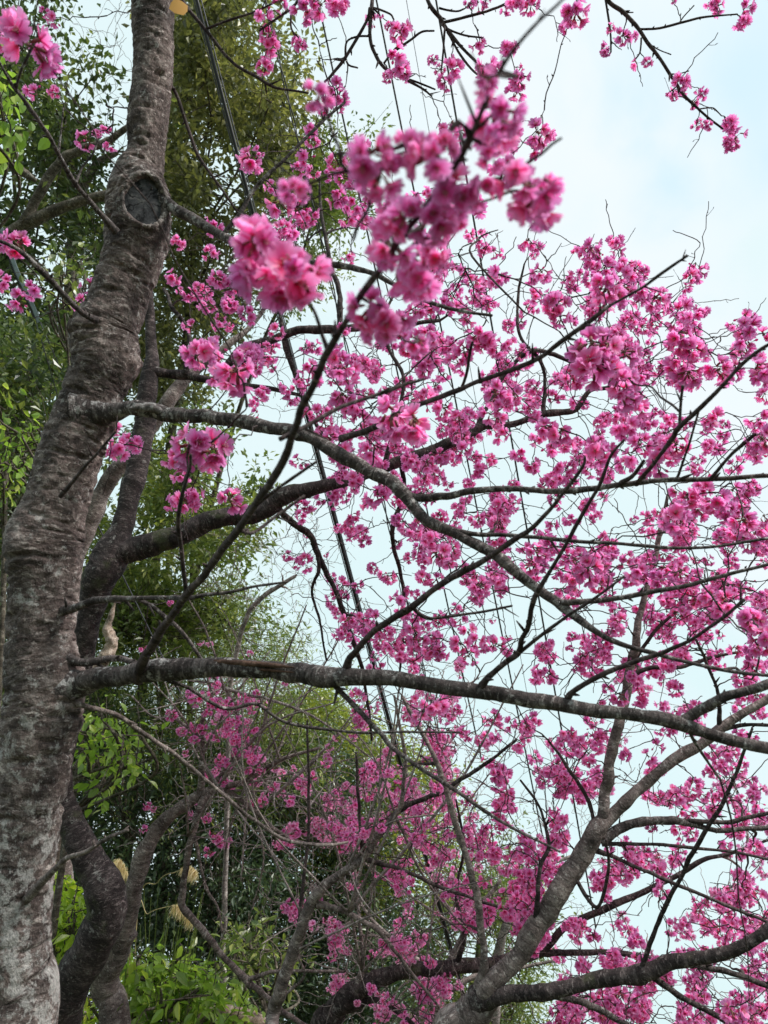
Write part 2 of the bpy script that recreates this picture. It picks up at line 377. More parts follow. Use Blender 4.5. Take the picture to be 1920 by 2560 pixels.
def cluster_buf(hi, seed, n=None, buds=1):
    rs = np.random.default_rng(seed); b = Buf(); lay = cluster_layout(n or rs.integers(6, 9), rs); stalks(b, lay, hi, rs)
    for p, ax in lay: flower(b, p, ax, rs.uniform(1.1, 1.35), hi, rs, rs.uniform(.6, 1))
    for k in range(buds):
        d = rs.normal(size=3)*np.array([1, 1, .5]); d /= np.linalg.norm(d); d[2] -= .5
        e = d*.022; tube(b, np.array([np.zeros(3), e]), np.array([.0007, .0006]), 3, False, 0, 2); bud(b, e, d, 1, rs)
    return b
HI = [cluster_buf(True, 100+i, buds=(i % 3)).mesh('blossom_cluster', PM) for i in range(9)]
LO = [cluster_buf(False, 200+i, buds=i % 2).mesh('blossom_cluster', PM) for i in range(9)]
LOB = [cluster_buf(False, 300+i, n=(3 if i < 2 else 5 if i < 5 else 8), buds=1) for i in range(10)]
FLOWERS = []
for i in range(7):
    b = Buf(); rs = np.random.default_rng(400+i); flower(b, np.zeros(3), np.array([0, 0, 1.]), 1.0, True, rs, .6+.4*(i % 3)/2); FLOWERS.append(b.mesh('flower', PM))
def place_cluster(tree, pos, k, mode, scale=1.0):
    rs = np.random.default_rng(k+9000)
    R = Euler((rs.uniform(-.45, .45), rs.uniform(-.45, .45), rs.uniform(0, 6.28)))
    if mode == 'parts':                        # cluster > each flower
        b = Buf(); lay = cluster_layout(int(rs.integers(5, 8)), rs, 1.22); stalks(b, lay, True, rs)
        o = link('blossom_cluster', b.mesh('blossom_cluster', PM), tree, pos)
        for p, ax in lay:
            f = bpy.data.objects.new('flower', FLOWERS[int(rs.integers(0, 7))]); COL.objects.link(f); f.parent = o
            f.location = p; f.rotation_euler = Matrix(basis(ax, rs.uniform(0, 6.28)).tolist()).to_euler(); f.scale = [rs.uniform(1.5, 1.9)]*3
    else:
        o = link('blossom_cluster', (HI if mode == 'hi' else LO)[int(rs.integers(0, 9))], tree, pos)
    o.rotation_euler = R; o.scale = [scale]*3
    return o

# ------------------------------------------------------------------ tree growing
class Tree:
    """skeleton of drawn limbs; targets are then reached by twigs that branch off the nearest wood"""
    def __init__(s, name, label, base, group, twigmat, seed):
        s.root = thing(name, label, 'cherry tree' if 'cherry' in name else 'tree', base, group); s.base = np.array(base, float)
        s.pts = []; s.rad = []; s.dir = []; s.own = []; s.tg = []; s.tw = []; s.twigmat = twigmat; s.seed = seed; s.rs = np.random.default_rng(seed)
    def limb(s, pxs, mat, name='branch', sides=12, n=8, rough=.12, w=None, wig=.0, zone=0):
        """pxs rows (px, py, width in px, depth)"""
        c = np.array([[*P(a[0], a[1], a[3]), a[2]*a[3]/F/2] for a in pxs]); c = spline(c, n)
        p, r = c[:, :3], np.maximum(c[:, 3], .0008)
        if wig: p = p+wig*np.stack([fbm(p*6, 2, s.seed+i) for i in range(3)], -1)*np.minimum(1, np.linspace(0, 6, len(p)))[:, None]
        # knots and swellings
        L = np.concatenate([[0], np.cumsum(np.linalg.norm(np.diff(p, axis=0), axis=1))])
        fq = min(14., .16/max(r.mean(), 1e-3)); r = r*(1+.14*fbm(np.stack([L*fq*1.6, L*0+s.seed, L*0], -1), 3, 3)); kk = np.minimum(1, np.linspace(0, 8, len(p)))[:, None]
        p = p+kk*r[:, None]*.6*np.stack([fbm(np.stack([L*fq, L*0+s.seed+7*q, L*0+len(s.pts)], -1), 3, 11) for q in range(3)], -1)
        b = Buf(); tube(b, p, r, sides, True, rough, 0, len(s.pts) % 17)
        if r.mean()*F/np.mean([a[3] for a in pxs]) < 14:      # old spurs and bud knuckles along the smaller wood
            g = np.gradient(p, axis=0); g /= np.linalg.norm(g, axis=1)[:, None]+1e-9
            for _ in range(int(L[-1]/.045)):
                j = s.rs.integers(2, len(p)-1); d = s.rs.normal(size=3); d -= g[j]*(d@g[j]); d /= np.linalg.norm(d); l = s.rs.choice([.006, .012, .03], p=[.55, .3, .15])+r[j]
                e = p[j]+(d+g[j]*.8)/1.28*l; k_ = min(.0035, r[j]*.6); tube(b, np.array([p[j], p[j]*.4+e*.6, e]), np.array([1.2, .9, .35])*k_, 5, True, 0, 0)
        o = part(name, b, mat, s.root, p[0]); s.skel(p, r, -1, zone); return o
    def skel(s, p, r, own, zone=0):
        t = np.gradient(p, axis=0); t /= np.linalg.norm(t, axis=1)[:, None]+1e-12
        s.pts.append(p); s.rad.append(r); s.dir.append(t); s.own.append(np.full(len(p), own)); s.tg.append(zone)
    def grow(s, targets, droop=.0, rtip=.0013, segs=7, wig=.010, maxr=.006, zone=0):
        """targets: (k,3) points. returns list of end directions"""
        T = np.asarray(targets); 
        ix = [i for i, z in enumerate(s.tg) if z == zone]; cc = lambda l: np.concatenate([l[i] for i in ix]); Pn, Rn, Dn, On = cc(s.pts), cc(s.rad), cc(s.dir), cc(s.own)
        d0 = np.array([np.min(np.linalg.norm(Pn-t, axis=1)) for t in T]); order = np.argsort(d0)
        new = []
        for ti in order:
            t = T[ti]; v = t-Pn; d = np.linalg.norm(v, axis=1)+1e-6
            cs = (v*Dn).sum(1)/d
            cost = d*(1.45-.45*cs)+.25*np.maximum(0, .02-Rn)*0
            j = int(np.argmin(cost)); a = Pn[j]; L = d[j]
            u = Dn[j]*.35+v[j]/L*.8+np.array([0, 0, .08]); u /= np.linalg.norm(u)
            c1 = a+u*L*.38; c2 = t-(v[j]/L*.8+np.array([0, 0, -droop]))*L*.28
            k = np.linspace(0, 1, segs+1)[:, None]
            p = (1-k)**3*a+3*k*(1-k)**2*c1+3*k*k*(1-k)*c2+k**3*t
            w = wig*L*np.sin(np.pi*k); p = p+w*np.stack([fbm(p*9, 2, s.seed+i+5) for i in range(3)], -1)
            # little zigzags at the nodes
            zz = s.rs.normal(size=p.shape)*min(.007, .022*L)*np.sin(np.pi*k)**.5; p = p+zz
            idx = len(s.tw); s.tw.append(dict(p=p, par=int(On[j]), rmax=Rn[j], n=1, L=L))
            q = int(On[j])
            while q >= 0: s.tw[q]['n'] += 1; q = s.tw[q]['par']
            g = np.gradient(p, axis=0); g /= np.linalg.norm(g, axis=1)[:, None]+1e-12
            Pn = np.vstack([Pn, p[1:]]); Rn = np.concatenate([Rn, np.full(segs, .003)]); Dn = np.vstack([Dn, g[1:]]); On = np.concatenate([On, np.full(segs, idx)])
        for w in s.tw:
            w['r0'] = min(rtip*(1+w['n'])**.42, maxr, max(w['rmax']*.85, rtip*1.05))
        s.nodes = Pn
    def build_twigs(s, nparts=70, spur=0.0, rtip=.0010, sides=5):
        def size(w): 
            x, y, d = proj(w['p'].mean(0)); vis = (-100 < x < 2020 and -100 < y < 2660)
            return w['L']*w['r0']/d**2*(1 if vis else 0)
        order = sorted(range(len(s.tw)), key=lambda i: -size(s.tw[i])); rest = Buf()
        for k, i in enumerate(order):
            w = s.tw[i]; b = Buf() if k < nparts else rest
            p = spline(w['p'], 2) if k < nparts*2 else w['p']; r = np.linspace(w['r0'], rtip, len(p))
            tube(b, p, r, sides+1 if k < nparts else sides, True, .10, 0, k % 13)
            if spur and w['L'] > .05:
                m = int(w['L']/spur*s.rs.uniform(.6, 1.4))
                for _ in range(min(m, 14)):
                    j = s.rs.integers(1, len(p)-1); d = s.rs.normal(size=3); g = p[j+1]-p[j]; g /= np.linalg.norm(g)+1e-9; d = d-g*(d@g); d /= np.linalg.norm(d)
                    l = s.rs.choice([.006, .009, .02, .045], p=[.35, .3, .25, .1]); e = p[j]+(d+g*.9)/1.35*l
                    if l < .01: tube(b, np.array([p[j], p[j]*.45+e*.55, e]), np.array([.8, 1.25, .15])*r[j]*.9, 4, True, 0, 0)
                    else:
                        tube(b, np.array([p[j], p[j]*.5+e*.5+d*l*.06, e]), np.array([.7, .55, .5])*r[j], 4, True, 0, 0)
                        tube(b, np.array([e, e+g*.003, e+g*.008+d*.002]), np.array([.6, 1.0, .1])*r[j]*1.1, 4, True, 0, 0)
            if k < nparts: part('twig', b, s.twigmat, s.root, w['p'][0])
        if rest.n: part('twigs', rest, s.twigmat, s.root, s.base, kind='stuff')
    def blossoms(s, pos, scales, nparts, nhi, cap=100, matset=None):
        """pos sorted by size in the picture"""
        dep = np.array([proj(p)[2] for p in pos]); sz = np.array(scales)/dep
        vis = np.array([(-60 < proj(p)[0] < 1980 and -60 < proj(p)[1] < 2620) for p in pos]); sz = sz*np.where(vis, 1, .01)
        order = np.argsort(-sz); rest = Buf()
        for k, i in enumerate(order):
            if k < cap:
                place_cluster(s.root, pos[i], s.seed*1000+int(i), 'parts' if k < nparts else 'hi' if k < nhi else 'lo', scales[i])
            else:
                src = LOB[int(s.rs.integers(0, 10))]
                R = np.array(Euler((s.rs.uniform(-.5, .5), s.rs.uniform(-.5, .5), s.rs.uniform(0, 6.28))).to_matrix())*scales[i]
                v = np.concatenate(src.v)@R.T+pos[i]; off = rest.n
                a = np.concatenate(src.a).copy(); a[:, 2] = np.clip(a[:, 2]*.6+s.rs.uniform(0, .4), 0, 1)
                rest.v.append(v); rest.a.append(a); rest.n += len(v)
                for q, m in src.q: rest.q.append((q+off, m))
                for t_, m in src.t: rest.t.append((t_+off, m))
        if rest.n: part('blossoms', rest, matset or PM, s.root, s.base, kind='stuff')

# ------------------------------------------------------------------ blossom clusters read off the photo: x, y, radius (photo pixels)
CL = """70 110 50;20 115 28;108 130 28;135 48 20;112 28 14;90 228 24;140 232 15;215 352 25;243 333 12;265 322 12;277 362 17;45 612 34;8 606 22;625 395 32;535 565 25;445 607 18;525 632 20;
8 702 24;48 754 28;82 722 26;225 715 22;205 752 24;435 690 22;452 728 12;545 695 26;580 715 24;520 765 22;552 795 15;620 785 24;480 812 20;545 815 16;577 817 12;500 880 38;540 865 30;590 925 42;555 925 38;618 895 36;285 1070 18;300 1120 30;330 1105 28;440 1150 32;478 1110 42;530 1120 40;450 1180 24;462 1250 30;430 1255 22;575 1250 34;490 1240 24;
700 5 20;760 15 32;800 10 32;840 12 26;660 40 25;672 90 22;665 118 26;662 165 22;740 102 14;752 112 16;800 232 36;835 225 28;812 268 22;847 240 22;850 262 16;930 50 18;950 42 8;1000 78 28;975 65 12;985 128 30;1000 170 28;972 188 16;1018 185 18;1082 150 14;1100 175 14;1125 170 26;1112 205 20;1175 8 14;1195 5 20;1215 2 14;1265 32 15;1195 112 20;1270 122 20;1300 195 24;1290 228 24;775 325 17;780 352 18;762 395 26;745 420 22;780 425 20;645 380 14;845 410 26;890 445 28;860 445 24;822 440 14;678 468 18;735 475 34;700 505 32;745 520 28;775 535 24;845 490 30;885 510 28;870 545 24;650 560 24;665 600 24;620 560 14;
655 640 62;720 625 60;690 700 66;640 600 46;745 680 52;690 760 46;
925 385 44;905 375 22;1020 370 40;1010 440 66;1080 395 46;1105 365 36;950 440 40;1060 480 58;1120 480 52;1010 540 46;970 500 36;1160 500 38;1075 555 44;1140 540 34;1195 475 34;1190 510 26;970 610 44;1010 650 64;1055 690 50;980 700 50;1080 640 40;925 770 44;975 790 44;940 830 34;1000 800 30;1215 165 30;1215 200 34;1220 235 24;1250 280 42;1235 320 46;1230 380 38;1270 340 30;1255 420 32;1290 440 44;1330 470 50;1350 500 46;1310 520 34;1380 480 26;1345 330 32;1335 370 28;1435 22 34;1412 70 18;1130 305 26;1105 340 24;1145 330 20;1100 590 25;1075 590 22;1125 360 20;
1290 5 18;1325 12 24;1525 68 12;1557 90 20;1580 92 14;1505 122 16;1515 130 12;1592 158 16;1617 153 14;1702 202 20;1710 220 16;1675 232 14;1685 240 12;1755 235 15;1747 222 12;1733 256 15;1742 312 14;1768 312 14;1828 312 22;1838 345 24;1820 360 16;1772 8 14;1795 15 18;1790 35 12;1862 20 22;1858 55 18;1682 0 10;1305 165 10;1320 600 24;1340 615 16;1335 635 14;
1478 620 24;1500 632 22;1462 630 18;1535 605 20;1545 622 18;1355 680 24;1365 695 14;1330 700 14;1420 695 18;1480 700 20;1480 660 18;1515 705 38;1525 740 36;1510 670 25;1560 685 28;1585 675 22;1555 715 30;1600 735 30;1635 745 28;1655 735 20;1560 655 20;1740 660 18;1748 680 22;1725 695 20;1390 760 30;1400 790 26;1340 740 20;1375 735 16;1425 800 18;1605 800 14;1540 830 18;1545 845 14;1605 818 18;1630 857 14;1450 880 34;1480 860 40;1520 860 40;1555 880 36;1440 930 32;1420 950 24;1480 920 40;1520 920 36;1560 950 38;1590 940 28;1555 990 34;1590 1010 30;1700 770 28;1730 790 26;1690 800 22;1752 775 18;1700 840 34;1725 870 34;1690 900 34;1665 900 22;1720 930 34;1755 875 24;1650 920 20;1700 950 24;1795 925 34;1835 925 26;1770 930 20;1860 790 24;1870 825 32;1865 860 28;1850 880 22;1910 840 26;1905 930 36;1890 905 26;1912 985 20;1895 1050 26;1905 1095 38;1890 1130 28;1560 1070 28;1545 1045 20;1600 1110 28;1580 1140 26;1670 1090 28;1690 1110 34;1650 1120 24;1680 1135 28;1490 1130 32;1520 1125 24;1480 1170 24;1640 1155 34;1610 1180 28;1565 1160 22;1445 1135 18;1365 1070 28;1400 1080 30;1380 1110 28;1415 1110 24;1345 1095 20;1325 1022 18;1400 995 14;1438 1005 18;1458 1008 16;1285 985 22;1300 1130 24;1330 1160 22;1390 1170 20;1370 1205 22;1780 1045 26;1765 1070 16;1812 1060 14;1805 1090 18;1770 1115 18;1800 1120 16;1745 1150 16;1835 1165 20;1858 1148 10;1730 1180 18;1765 1178 16;1690 1230 26;1720 1245 30;1760 1225 26;1790 1245 32;1830 1225 26;1700 1265 24;1745 1275 26;
1245 685 26;1235 700 20;1110 650 24;1090 670 24;1100 690 20;1085 700 22;1130 745 22;1110 765 24;1070 765 22;1040 780 26;1165 800 24;1160 775 16;1045 850 34;1070 835 26;1010 845 24;1020 870 22;1090 830 18;1200 835 30;1215 855 26;1240 870 24;1255 865 20;1160 880 26;1140 895 24;1150 915 20;1120 870 18;850 905 36;880 925 30;865 940 28;770 920 26;785 945 24;755 950 20;910 910 18;925 930 14;668 892 22;650 870 12;680 915 14;660 885 16;745 965 20;715 970 18;722 1000 16;855 985 32;880 1010 30;900 1035 24;865 1010 24;920 985 18;790 1030 26;810 1055 24;770 1035 18;1000 950 15;1050 890 22;1060 920 26;1090 910 20;1110 935 18;980 1045 40;1035 1050 42;1005 1055 36;1150 1050 24;1140 1085 18;1070 1000 28;1110 1020 24;1060 985 20;1240 985 32;1255 1015 28;1225 1035 26;1245 1045 24;1250 1085 26;1235 1075 18;825 1100 30;845 1130 30;830 1080 20;925 1125 28;945 1150 24;910 1140 18;990 1120 18;1040 1100 20;1025 1150 24;1070 1160 24;1100 1140 22;1155 1125 26;1140 1140 18;1190 1145 16;1060 1195 20;1085 1185 20;855 1190 18;880 1205 24;895 1180 20;745 1150 18;760 1160 14;945 1235 28;925 1255 24;965 1215 18;1000 1210 18;1100 1195 16;1122 1212 16;755 1258 16;718 1252 14;770 1268 16;1255 1265 24;1275 1250 20;
755 1290 18;845 1320 14;860 1320 16;770 1335 10;815 1385 8;720 1390 14;735 1410 14;750 1400 12;1000 1300 22;1020 1320 22;1045 1300 20;1080 1350 24;1100 1380 30;1130 1370 24;1115 1400 20;1030 1330 20;1195 1300 20;1225 1290 22;1250 1310 24;1240 1350 22;1060 1440 20;1090 1450 20;970 1440 22;930 1420 16;835 1510 18;845 1520 12;880 1545 14;845 1588 14;900 1540 18;910 1565 22;940 1545 24;870 1550 22;925 1580 22;970 1580 20;1000 1500 24;1020 1480 16;1010 1530 20;1030 1570 24;1045 1600 24;1080 1620 22;1100 1630 22;1060 1560 18;1200 1460 24;1185 1480 20;1240 1450 20;1250 1470 18;1140 1520 14;1150 1550 20;1170 1580 24;1150 1610 26;1190 1600 24;1210 1610 22;1240 1610 22;1170 1640 24;1230 1550 10;1265 1590 16;1270 1630 14;1225 1420 12;970 1620 18;950 1660 16;1000 1640 18;1035 1650 18;895 1735 18;905 1745 14;935 1770 14;945 1750 10;1075 1770 24;1100 1760 24;1050 1790 20;1030 1750 18;1115 1790 18;
490 1745 20;475 1735 12;530 1760 14;570 1755 14;590 1760 14;430 1788 16;420 1780 8;490 1815 14;455 1830 14;485 1845 12;545 1840 12;590 1800 14;605 1845 16;590 1880 12;610 1885 12;465 1882 9;355 1618 12;525 1610 8;500 1605 10;625 1632 9;425 1506 8;370 2015 11;385 2022 8;362 2072 11;553 2082 8;575 2100 8;568 2112 8;728 2002 14;
1340 1330 10;1490 1290 14;1480 1300 12;1500 1285 8;1585 1297 10;1620 1300 14;1635 1330 16;1605 1325 10;1690 1295 34;1665 1290 18;1600 1430 20;1560 1400 22;1340 1380 26;1310 1370 18;1330 1410 24;1370 1360 22;1400 1430 22;1440 1400 28;1470 1420 34;1500 1400 26;1430 1450 22;1500 1460 24;1530 1450 20;1595 1430 28;1620 1400 20;1660 1420 24;1650 1450 26;1700 1430 26;1720 1450 24;1720 1480 22;1740 1395 16;1685 1400 14;1820 1280 30;1860 1300 34;1890 1330 30;1910 1290 24;1870 1350 28;1840 1330 24;1900 1370 20;1815 1500 28;1780 1490 26;1800 1530 24;1740 1500 24;1700 1530 22;1660 1560 18;1680 1590 14;1550 1550 24;1540 1570 22;1430 1590 16;1425 1620 10;1550 1740 22;1520 1720 16;1600 1750 18;1690 1720 20;1660 1700 14;1350 1680 20;1370 1690 20;1450 1660 20;1480 1680 18;1870 1550 36;1900 1530 32;1905 1600 36;1885 1630 24;1840 1620 20;1800 1580 14;1780 1640 18;1850 1700 22;1880 1700 20;1320 1820 16;1440 1850 12;1480 1820 16;1470 1845 14;1490 1870 16;1640 1860 18;1650 1830 12;1780 1880 18;1820 1880 20;1850 1900 18;1830 2530 30;1810 2520 20;1840 2550 24"""
GRID = """0000000000000000
0000000000000000
0000000000000000
0000000000000000
0000012332000000
0000011123211200
0000301122324421
0000023444334531
0000023545433320
0000002465443213
0000001344332255
0000001234235456
0000000333334466
0000000355424444
0000320244311343
0000322344544224
0001123465564346
0000113546653445
0000001145674345
0000001455664456
0000000345455656
0000000234366666"""
clusters = []
for ln in CL.replace('\n', '').split(';'):
    if ln.strip(): clusters.append(tuple(float(x) for x in ln.split()))
grid = []
gr = np.random.default_rng(42)
for r, row in enumerate(GRID.split()):
    for c, ch in enumerate(row):
        cov = int(ch)/10*1.0
        if cov <= 0: continue
        x0, y0 = c*120, r*120
        rp = 17 if r < 14 else (17 if c >= 10 else 12 if c >= 6 else 12)
        n = gr.poisson(-math.log(1-min(cov, .85))*14400/(math.pi*rp*rp*.62)*.85)
        left = int(n*(1.4 if r >= 16 and 6 <= c < 11 else 1.22))
        while left > 0:                                   # blossoms come in sprays of a few clusters
            m = min(left, int(gr.integers(3, 9))); left -= m
            for _t in range(6):
                cx_, cy_ = x0+gr.uniform(0, 120), y0+gr.uniform(0, 120)
                if fbm(np.array([[cx_*.011, cy_*.011, 5.]]), 2, 21)[0] > -.06: break
            else:
                if c >= 9: continue
            an = gr.uniform(0, math.pi); st = gr.uniform(1.0, 2.2)
            for _ in range(m):
                u_, v_ = gr.normal()*rp*.95*st, gr.normal()*rp*.7
                grid.append((cx_+u_*math.cos(an)-v_*math.sin(an), cy_+u_*math.sin(an)+v_*math.cos(an), rp*gr.uniform(.8, 1.25), r, c))
print('clusters', len(clusters), 'grid', len(grid))

# ------------------------------------------------------------------ the near tree on the left
def dA(y): return 1.60+.52*(1-y/2560)
TR = [(383, -260, 112), (384, -100, 112), (383, 0, 115), (383, 80, 110), (383, 154, 106), (372, 270, 112), (364, 386, 109), (349, 435, 138), (345, 470, 158), (345, 510, 168), (346, 579, 172), (333, 640, 160), (305, 715, 156), (287, 775, 158), (264, 833, 174), (261, 910, 175), (235, 968, 158), (215, 1026, 156), (185, 1103, 162), (162, 1180, 170), (137, 1270, 172), (114, 1350, 195), (111, 1434, 184), (104, 1510, 180), (100, 1589, 178), (102, 1650, 182), (104, 1704, 190), (104, 1781, 200), (84, 1920, 190), (62, 2074, 186), (45, 2190, 192), (34, 2306, 196), (32, 2421, 208), (36, 2560, 226)]
tA = Tree('cherry_tree', 'thick ringed cherry trunk on the left with an oval pruning scar, nearest tree', (-.86, 2.05, 0), 'blossoming cherry trees', M_twig, 1)
c = np.array([[*P(x, y, dA(y)), w*dA(y)/F/2-.0080] for x, y, w in TR])
low = np.array([[-.80, 1.95, 1.15, .112], [-.83, 2.0, .6, .125], [-.85, 2.03, .2, .16], [-.86, 2.05, -.1, .24]])
c = np.vstack([c, low])[::-1]                               # from the ground up
cs = spline(c, 22); tp, tr_ = cs[:, :3], cs[:, 3]
tA.skel(tp, tr_, -1)
def trunk_near():
    b = Buf(); S = 150; t, n, bb = frames(tp); ang = np.linspace(0, 2*math.pi, S, endpoint=False)
    L = np.concatenate([[0], np.cumsum(np.linalg.norm(np.diff(tp, axis=0), axis=1))]); cx, sx = np.cos(ang), np.sin(ang)
    D = n[:, None]*cx[None, :, None]+bb[:, None]*sx[None, :, None]; base = tp[:, None]+tr_[:, None, None]*D
    cyl = np.stack([.09*cx+0*L[:, None], .09*sx+0*L[:, None], L[:, None]+0*cx], -1)
    rid = 1-np.abs(fbm(cyl*np.array([26, 26, 70]), 3, 5))*2.2
    d = .007*fbm(cyl*np.array([13, 13, 9]), 3, 1)+.0020*rid+.0036*fbm(cyl*np.array([60, 60, 100]), 4, 9)
    crack = fbm(cyl*np.array([16, 16, 75]), 2, 14); d = d-.006*np.clip(crack-.16, 0, 1)*3
    # pruning scar: a recess ringed by a roll of callus
    sc = P(366, 541, dA(541)); i0 = int(np.argmin(np.linalg.norm(tp-sc, axis=1))); ax = t[i0]
    out = CAM-tp[i0]; out = out-ax*(out@ax); out /= np.linalg.norm(out); side = np.cross(ax, out)
    if side@RIGHT < 0: side = -side
    out = out*math.cos(.22)+side*math.sin(.22); side = np.cross(ax, out); side = side if side@RIGHT > 0 else -side
    C0 = tp[i0]+out*tr_[i0]; rel = base-C0; al = rel@ax; ac = rel@side; fr = (D@out) > .15
    al2 = al*math.cos(.16)+ac*math.sin(.16); ac2 = ac*math.cos(.16)-al*math.sin(.16)
    e = np.sqrt((al2/.066)**2+(ac2/.046)**2)*(1+.05*np.sin(np.arctan2(al2, ac2)*3+1)); e = np.where(fr, e, 9)
    smooth = np.exp(-(e/1.6)**4); d = d*(1-.55*smooth)
    rimn = fbm(np.stack([np.arctan2(al2, ac2)*5, e*2, e*0], -1), 3, 3)
    d = d+.0125*np.exp(-((e-1.16)/.17)**2)*(1+.7*rimn)+.007*np.exp(-((e-1.5)/.16)**2)*(1+.9*rimn)-.019*(1/(1+np.exp((e-.95)/.03)))
    # swollen old knots
    for kx, ky, kr, kh, sd in ((30, 1395, .05, .02, -.5), (350, 905, .03, .014, .9), (190, 835, .035, .012, -.9), (150, 1560, .03, .006, .2), (170, 1800, .035, .014, .9), (250, 1030, .04, .016, .9), (175, 1700, .05, .016, .9)):
        q = P(kx, ky, dA(ky)); j = int(np.argmin(np.linalg.norm(tp-q, axis=1))); o2 = CAM-tp[j]; o2 -= t[j]*(o2@t[j]); o2 /= np.linalg.norm(o2); s2 = np.cross(t[j], o2); s2 = s2 if s2@RIGHT > 0 else -s2
        q = tp[j]+(o2*math.cos(sd*1.3)+s2*math.sin(sd*1.3))*tr_[j]; dd = np.linalg.norm(base-q, axis=-1); d = d+kh*np.exp(-(dd/kr)**2)
    v = base+d[..., None]*D; k = len(tp)
    i = np.arange(k-1)[:, None]*S; j = np.arange(S)[None]; j2 = (j+1) % S
    b.add(v.reshape(-1, 3), np.stack([i+j, i+j2, i+S+j2, i+S+j], -1).reshape(-1, 4), None, cyl.reshape(-1, 3))
    o = part('trunk', b, M_trunkA, tA.root, tp[0])
    # the dark cut face, slightly dished
    b = Buf(); rr = np.linspace(0, 1.0, 14); A = np.linspace(0, 2*math.pi, 56, endpoint=False); R_, A_ = np.meshgrid(rr, A, indexing='ij')
    x = R_*np.cos(A_)*.049; y = R_*np.sin(A_)*.069; x2 = x*math.cos(-.16)-y*math.sin(-.16)*1; y2 = x*math.sin(-.16)+y*math.cos(-.16)
    x, y = x2, y2
    z = -.0055-.003*(1-R_**2)-x*x/(2*tr_[i0])*.7+.0012*fbm(np.stack([x*60, y*60, x*0], -1), 3, 8)
    v = C0+x[..., None]*side+y[..., None]*ax+z[..., None]*out
    i = np.arange(13)[:, None]*56; j = np.arange(56)[None]; j2 = (j+1) % 56
    b.add(v.reshape(-1, 3), np.stack([i+j, i+56+j, i+56+j2, i+j2], -1).reshape(-1, 4), None, np.stack([x, y, z], -1).reshape(-1, 3))
    b2 = Buf(); th_ = np.linspace(0, 2*math.pi, 97)
    x = .0535*np.cos(th_); y = .0745*np.sin(th_); x, y = x*math.cos(-.16)-y*math.sin(-.16), x*math.sin(-.16)+y*math.cos(-.16)
    rr_ = .0060*(1+.35*np.sin(th_*1+.8)+.25*fbm(np.stack([np.cos(th_)*3, np.sin(th_)*3, th_*0], -1), 3, 6))
    lp_ = C0+x[:, None]*side+y[:, None]*ax+((.004-x*x/(2*tr_[i0])*.8+.003*fbm(np.stack([np.cos(th_)*4, np.sin(th_)*4, th_*0], -1), 3, 2))[:, None])*out
    tube(b2, lp_, rr_, 22, False, .95, 0, 4); link('callus_lip', b2.mesh('callus_lip', M_lip, C0), o, C0)
    s = link('pruning_scar', b.mesh('pruning_scar', M_scar, C0), o, C0)
def scar_mat():
    m, t, o = mat('scar_wood'); at = N(t, 'ShaderNodeAttribute'); at.attribute_name = 'co_s'
    gr_ = N(t, 'ShaderNodeTexGradient', gradient_type='RADIAL'); t.links.new(at.outputs['Vector'], gr_.inputs[0])
    w = N(t, 'ShaderNodeMath', operation='MULTIPLY'); w.inputs[1].default_value = 44; t.links.new(gr_.outputs['Fac'], w.inputs[0])
    nn = noise(t, at.outputs['Vector'], 55, 4); ad = N(t, 'ShaderNodeMath', operation='MULTIPLY_ADD'); ad.inputs[1].default_value = 9; t.links.new(nn, ad.inputs[0]); t.links.new(w.outputs[0], ad.inputs[2])
    s = N(t, 'ShaderNodeMath', operation='SINE'); t.links.new(ad.outputs[0], s.inputs[0]); cr = mrange(t, s.outputs[0], .8, .97, 0, .9)
    col = rampn(t, noise(t, at.outputs['Vector'], 40, 6, .7), [(.35, (.022, .022, .024)), (.52, (.060, .060, .064)), (.68, (.14, .135, .13))])
    col = mixrgb(t, cr, col, (.012, .012, .013))
    ln = N(t, 'ShaderNodeVectorMath', operation='LENGTH'); t.links.new(at.outputs['Vector'], ln.inputs[0]); mid = mrange(t, ln.outputs['Value'], .002, .009, .6, 0)
    col = mixrgb(t, mid, col, (.22, .19, .15))
    b = N(t, 'ShaderNodeBsdfPrincipled'); b.inputs['Roughness'].default_value = .95; b.inputs['Specular IOR Level'].default_value = .08; t.links.new(col, b.inputs['Base Color'])
    bp = N(t, 'ShaderNodeBump'); bp.inputs['Strength'].default_value = .9; bp.inputs['Distance'].default_value = .003; t.links.new(noise(t, at.outputs['Vector'], 90, 5), bp.inputs['Height']); t.links.new(bp.outputs[0], b.inputs['Normal']); t.links.new(b.outputs[0], o.inputs[0]); return m
M_scar = scar_mat(); M_lip = bark('callus_bark', (.06, .05, .047), (.24, .205, .19), (.46, .42, .40), .4, 24, (.58, .56, .54), 1.2); trunk_near()

def L(t, rows, m=None, **k): return t.limb(rows, m or M_limb, **k)
# the long level limb
L(tA, [(90, 1750, 150, 1.77), (150, 1728, 104, 1.75), (185, 1716, 70, 1.74), (214, 1709, 58, 1.73), (280, 1700, 48, 1.70), (347, 1689, 49, 1.68), (424, 1677, 52, 1.66), (540, 1672, 50, 1.63), (640, 1676, 45, 1.6), (760, 1684, 46, 1.58), (833, 1684, 54, 1.56), (987, 1702, 38, 1.53), (1219, 1730, 38, 1.48), (1280, 1743, 38, 1.46), (1400, 1762, 36, 1.45), (1511, 1780, 34, 1.43), (1620, 1796, 36, 1.42), (1704, 1808, 38, 1.41), (1800, 1834, 30, 1.40), (1920, 1872, 28, 1.38), (2100, 1920, 22, 1.35), (2350, 1960, 12, 1.3)], sides=26, n=12, rough=.16)
L(tA, [(1690, 1808, 26, 1.41), (1725, 1790, 27, 1.41), (1762, 1768, 26, 1.40), (1801, 1746, 24, 1.38), (1860, 1728, 22, 1.37), (1920, 1712, 22, 1.36), (2060, 1690, 14, 1.33)], sides=18, rough=.14)
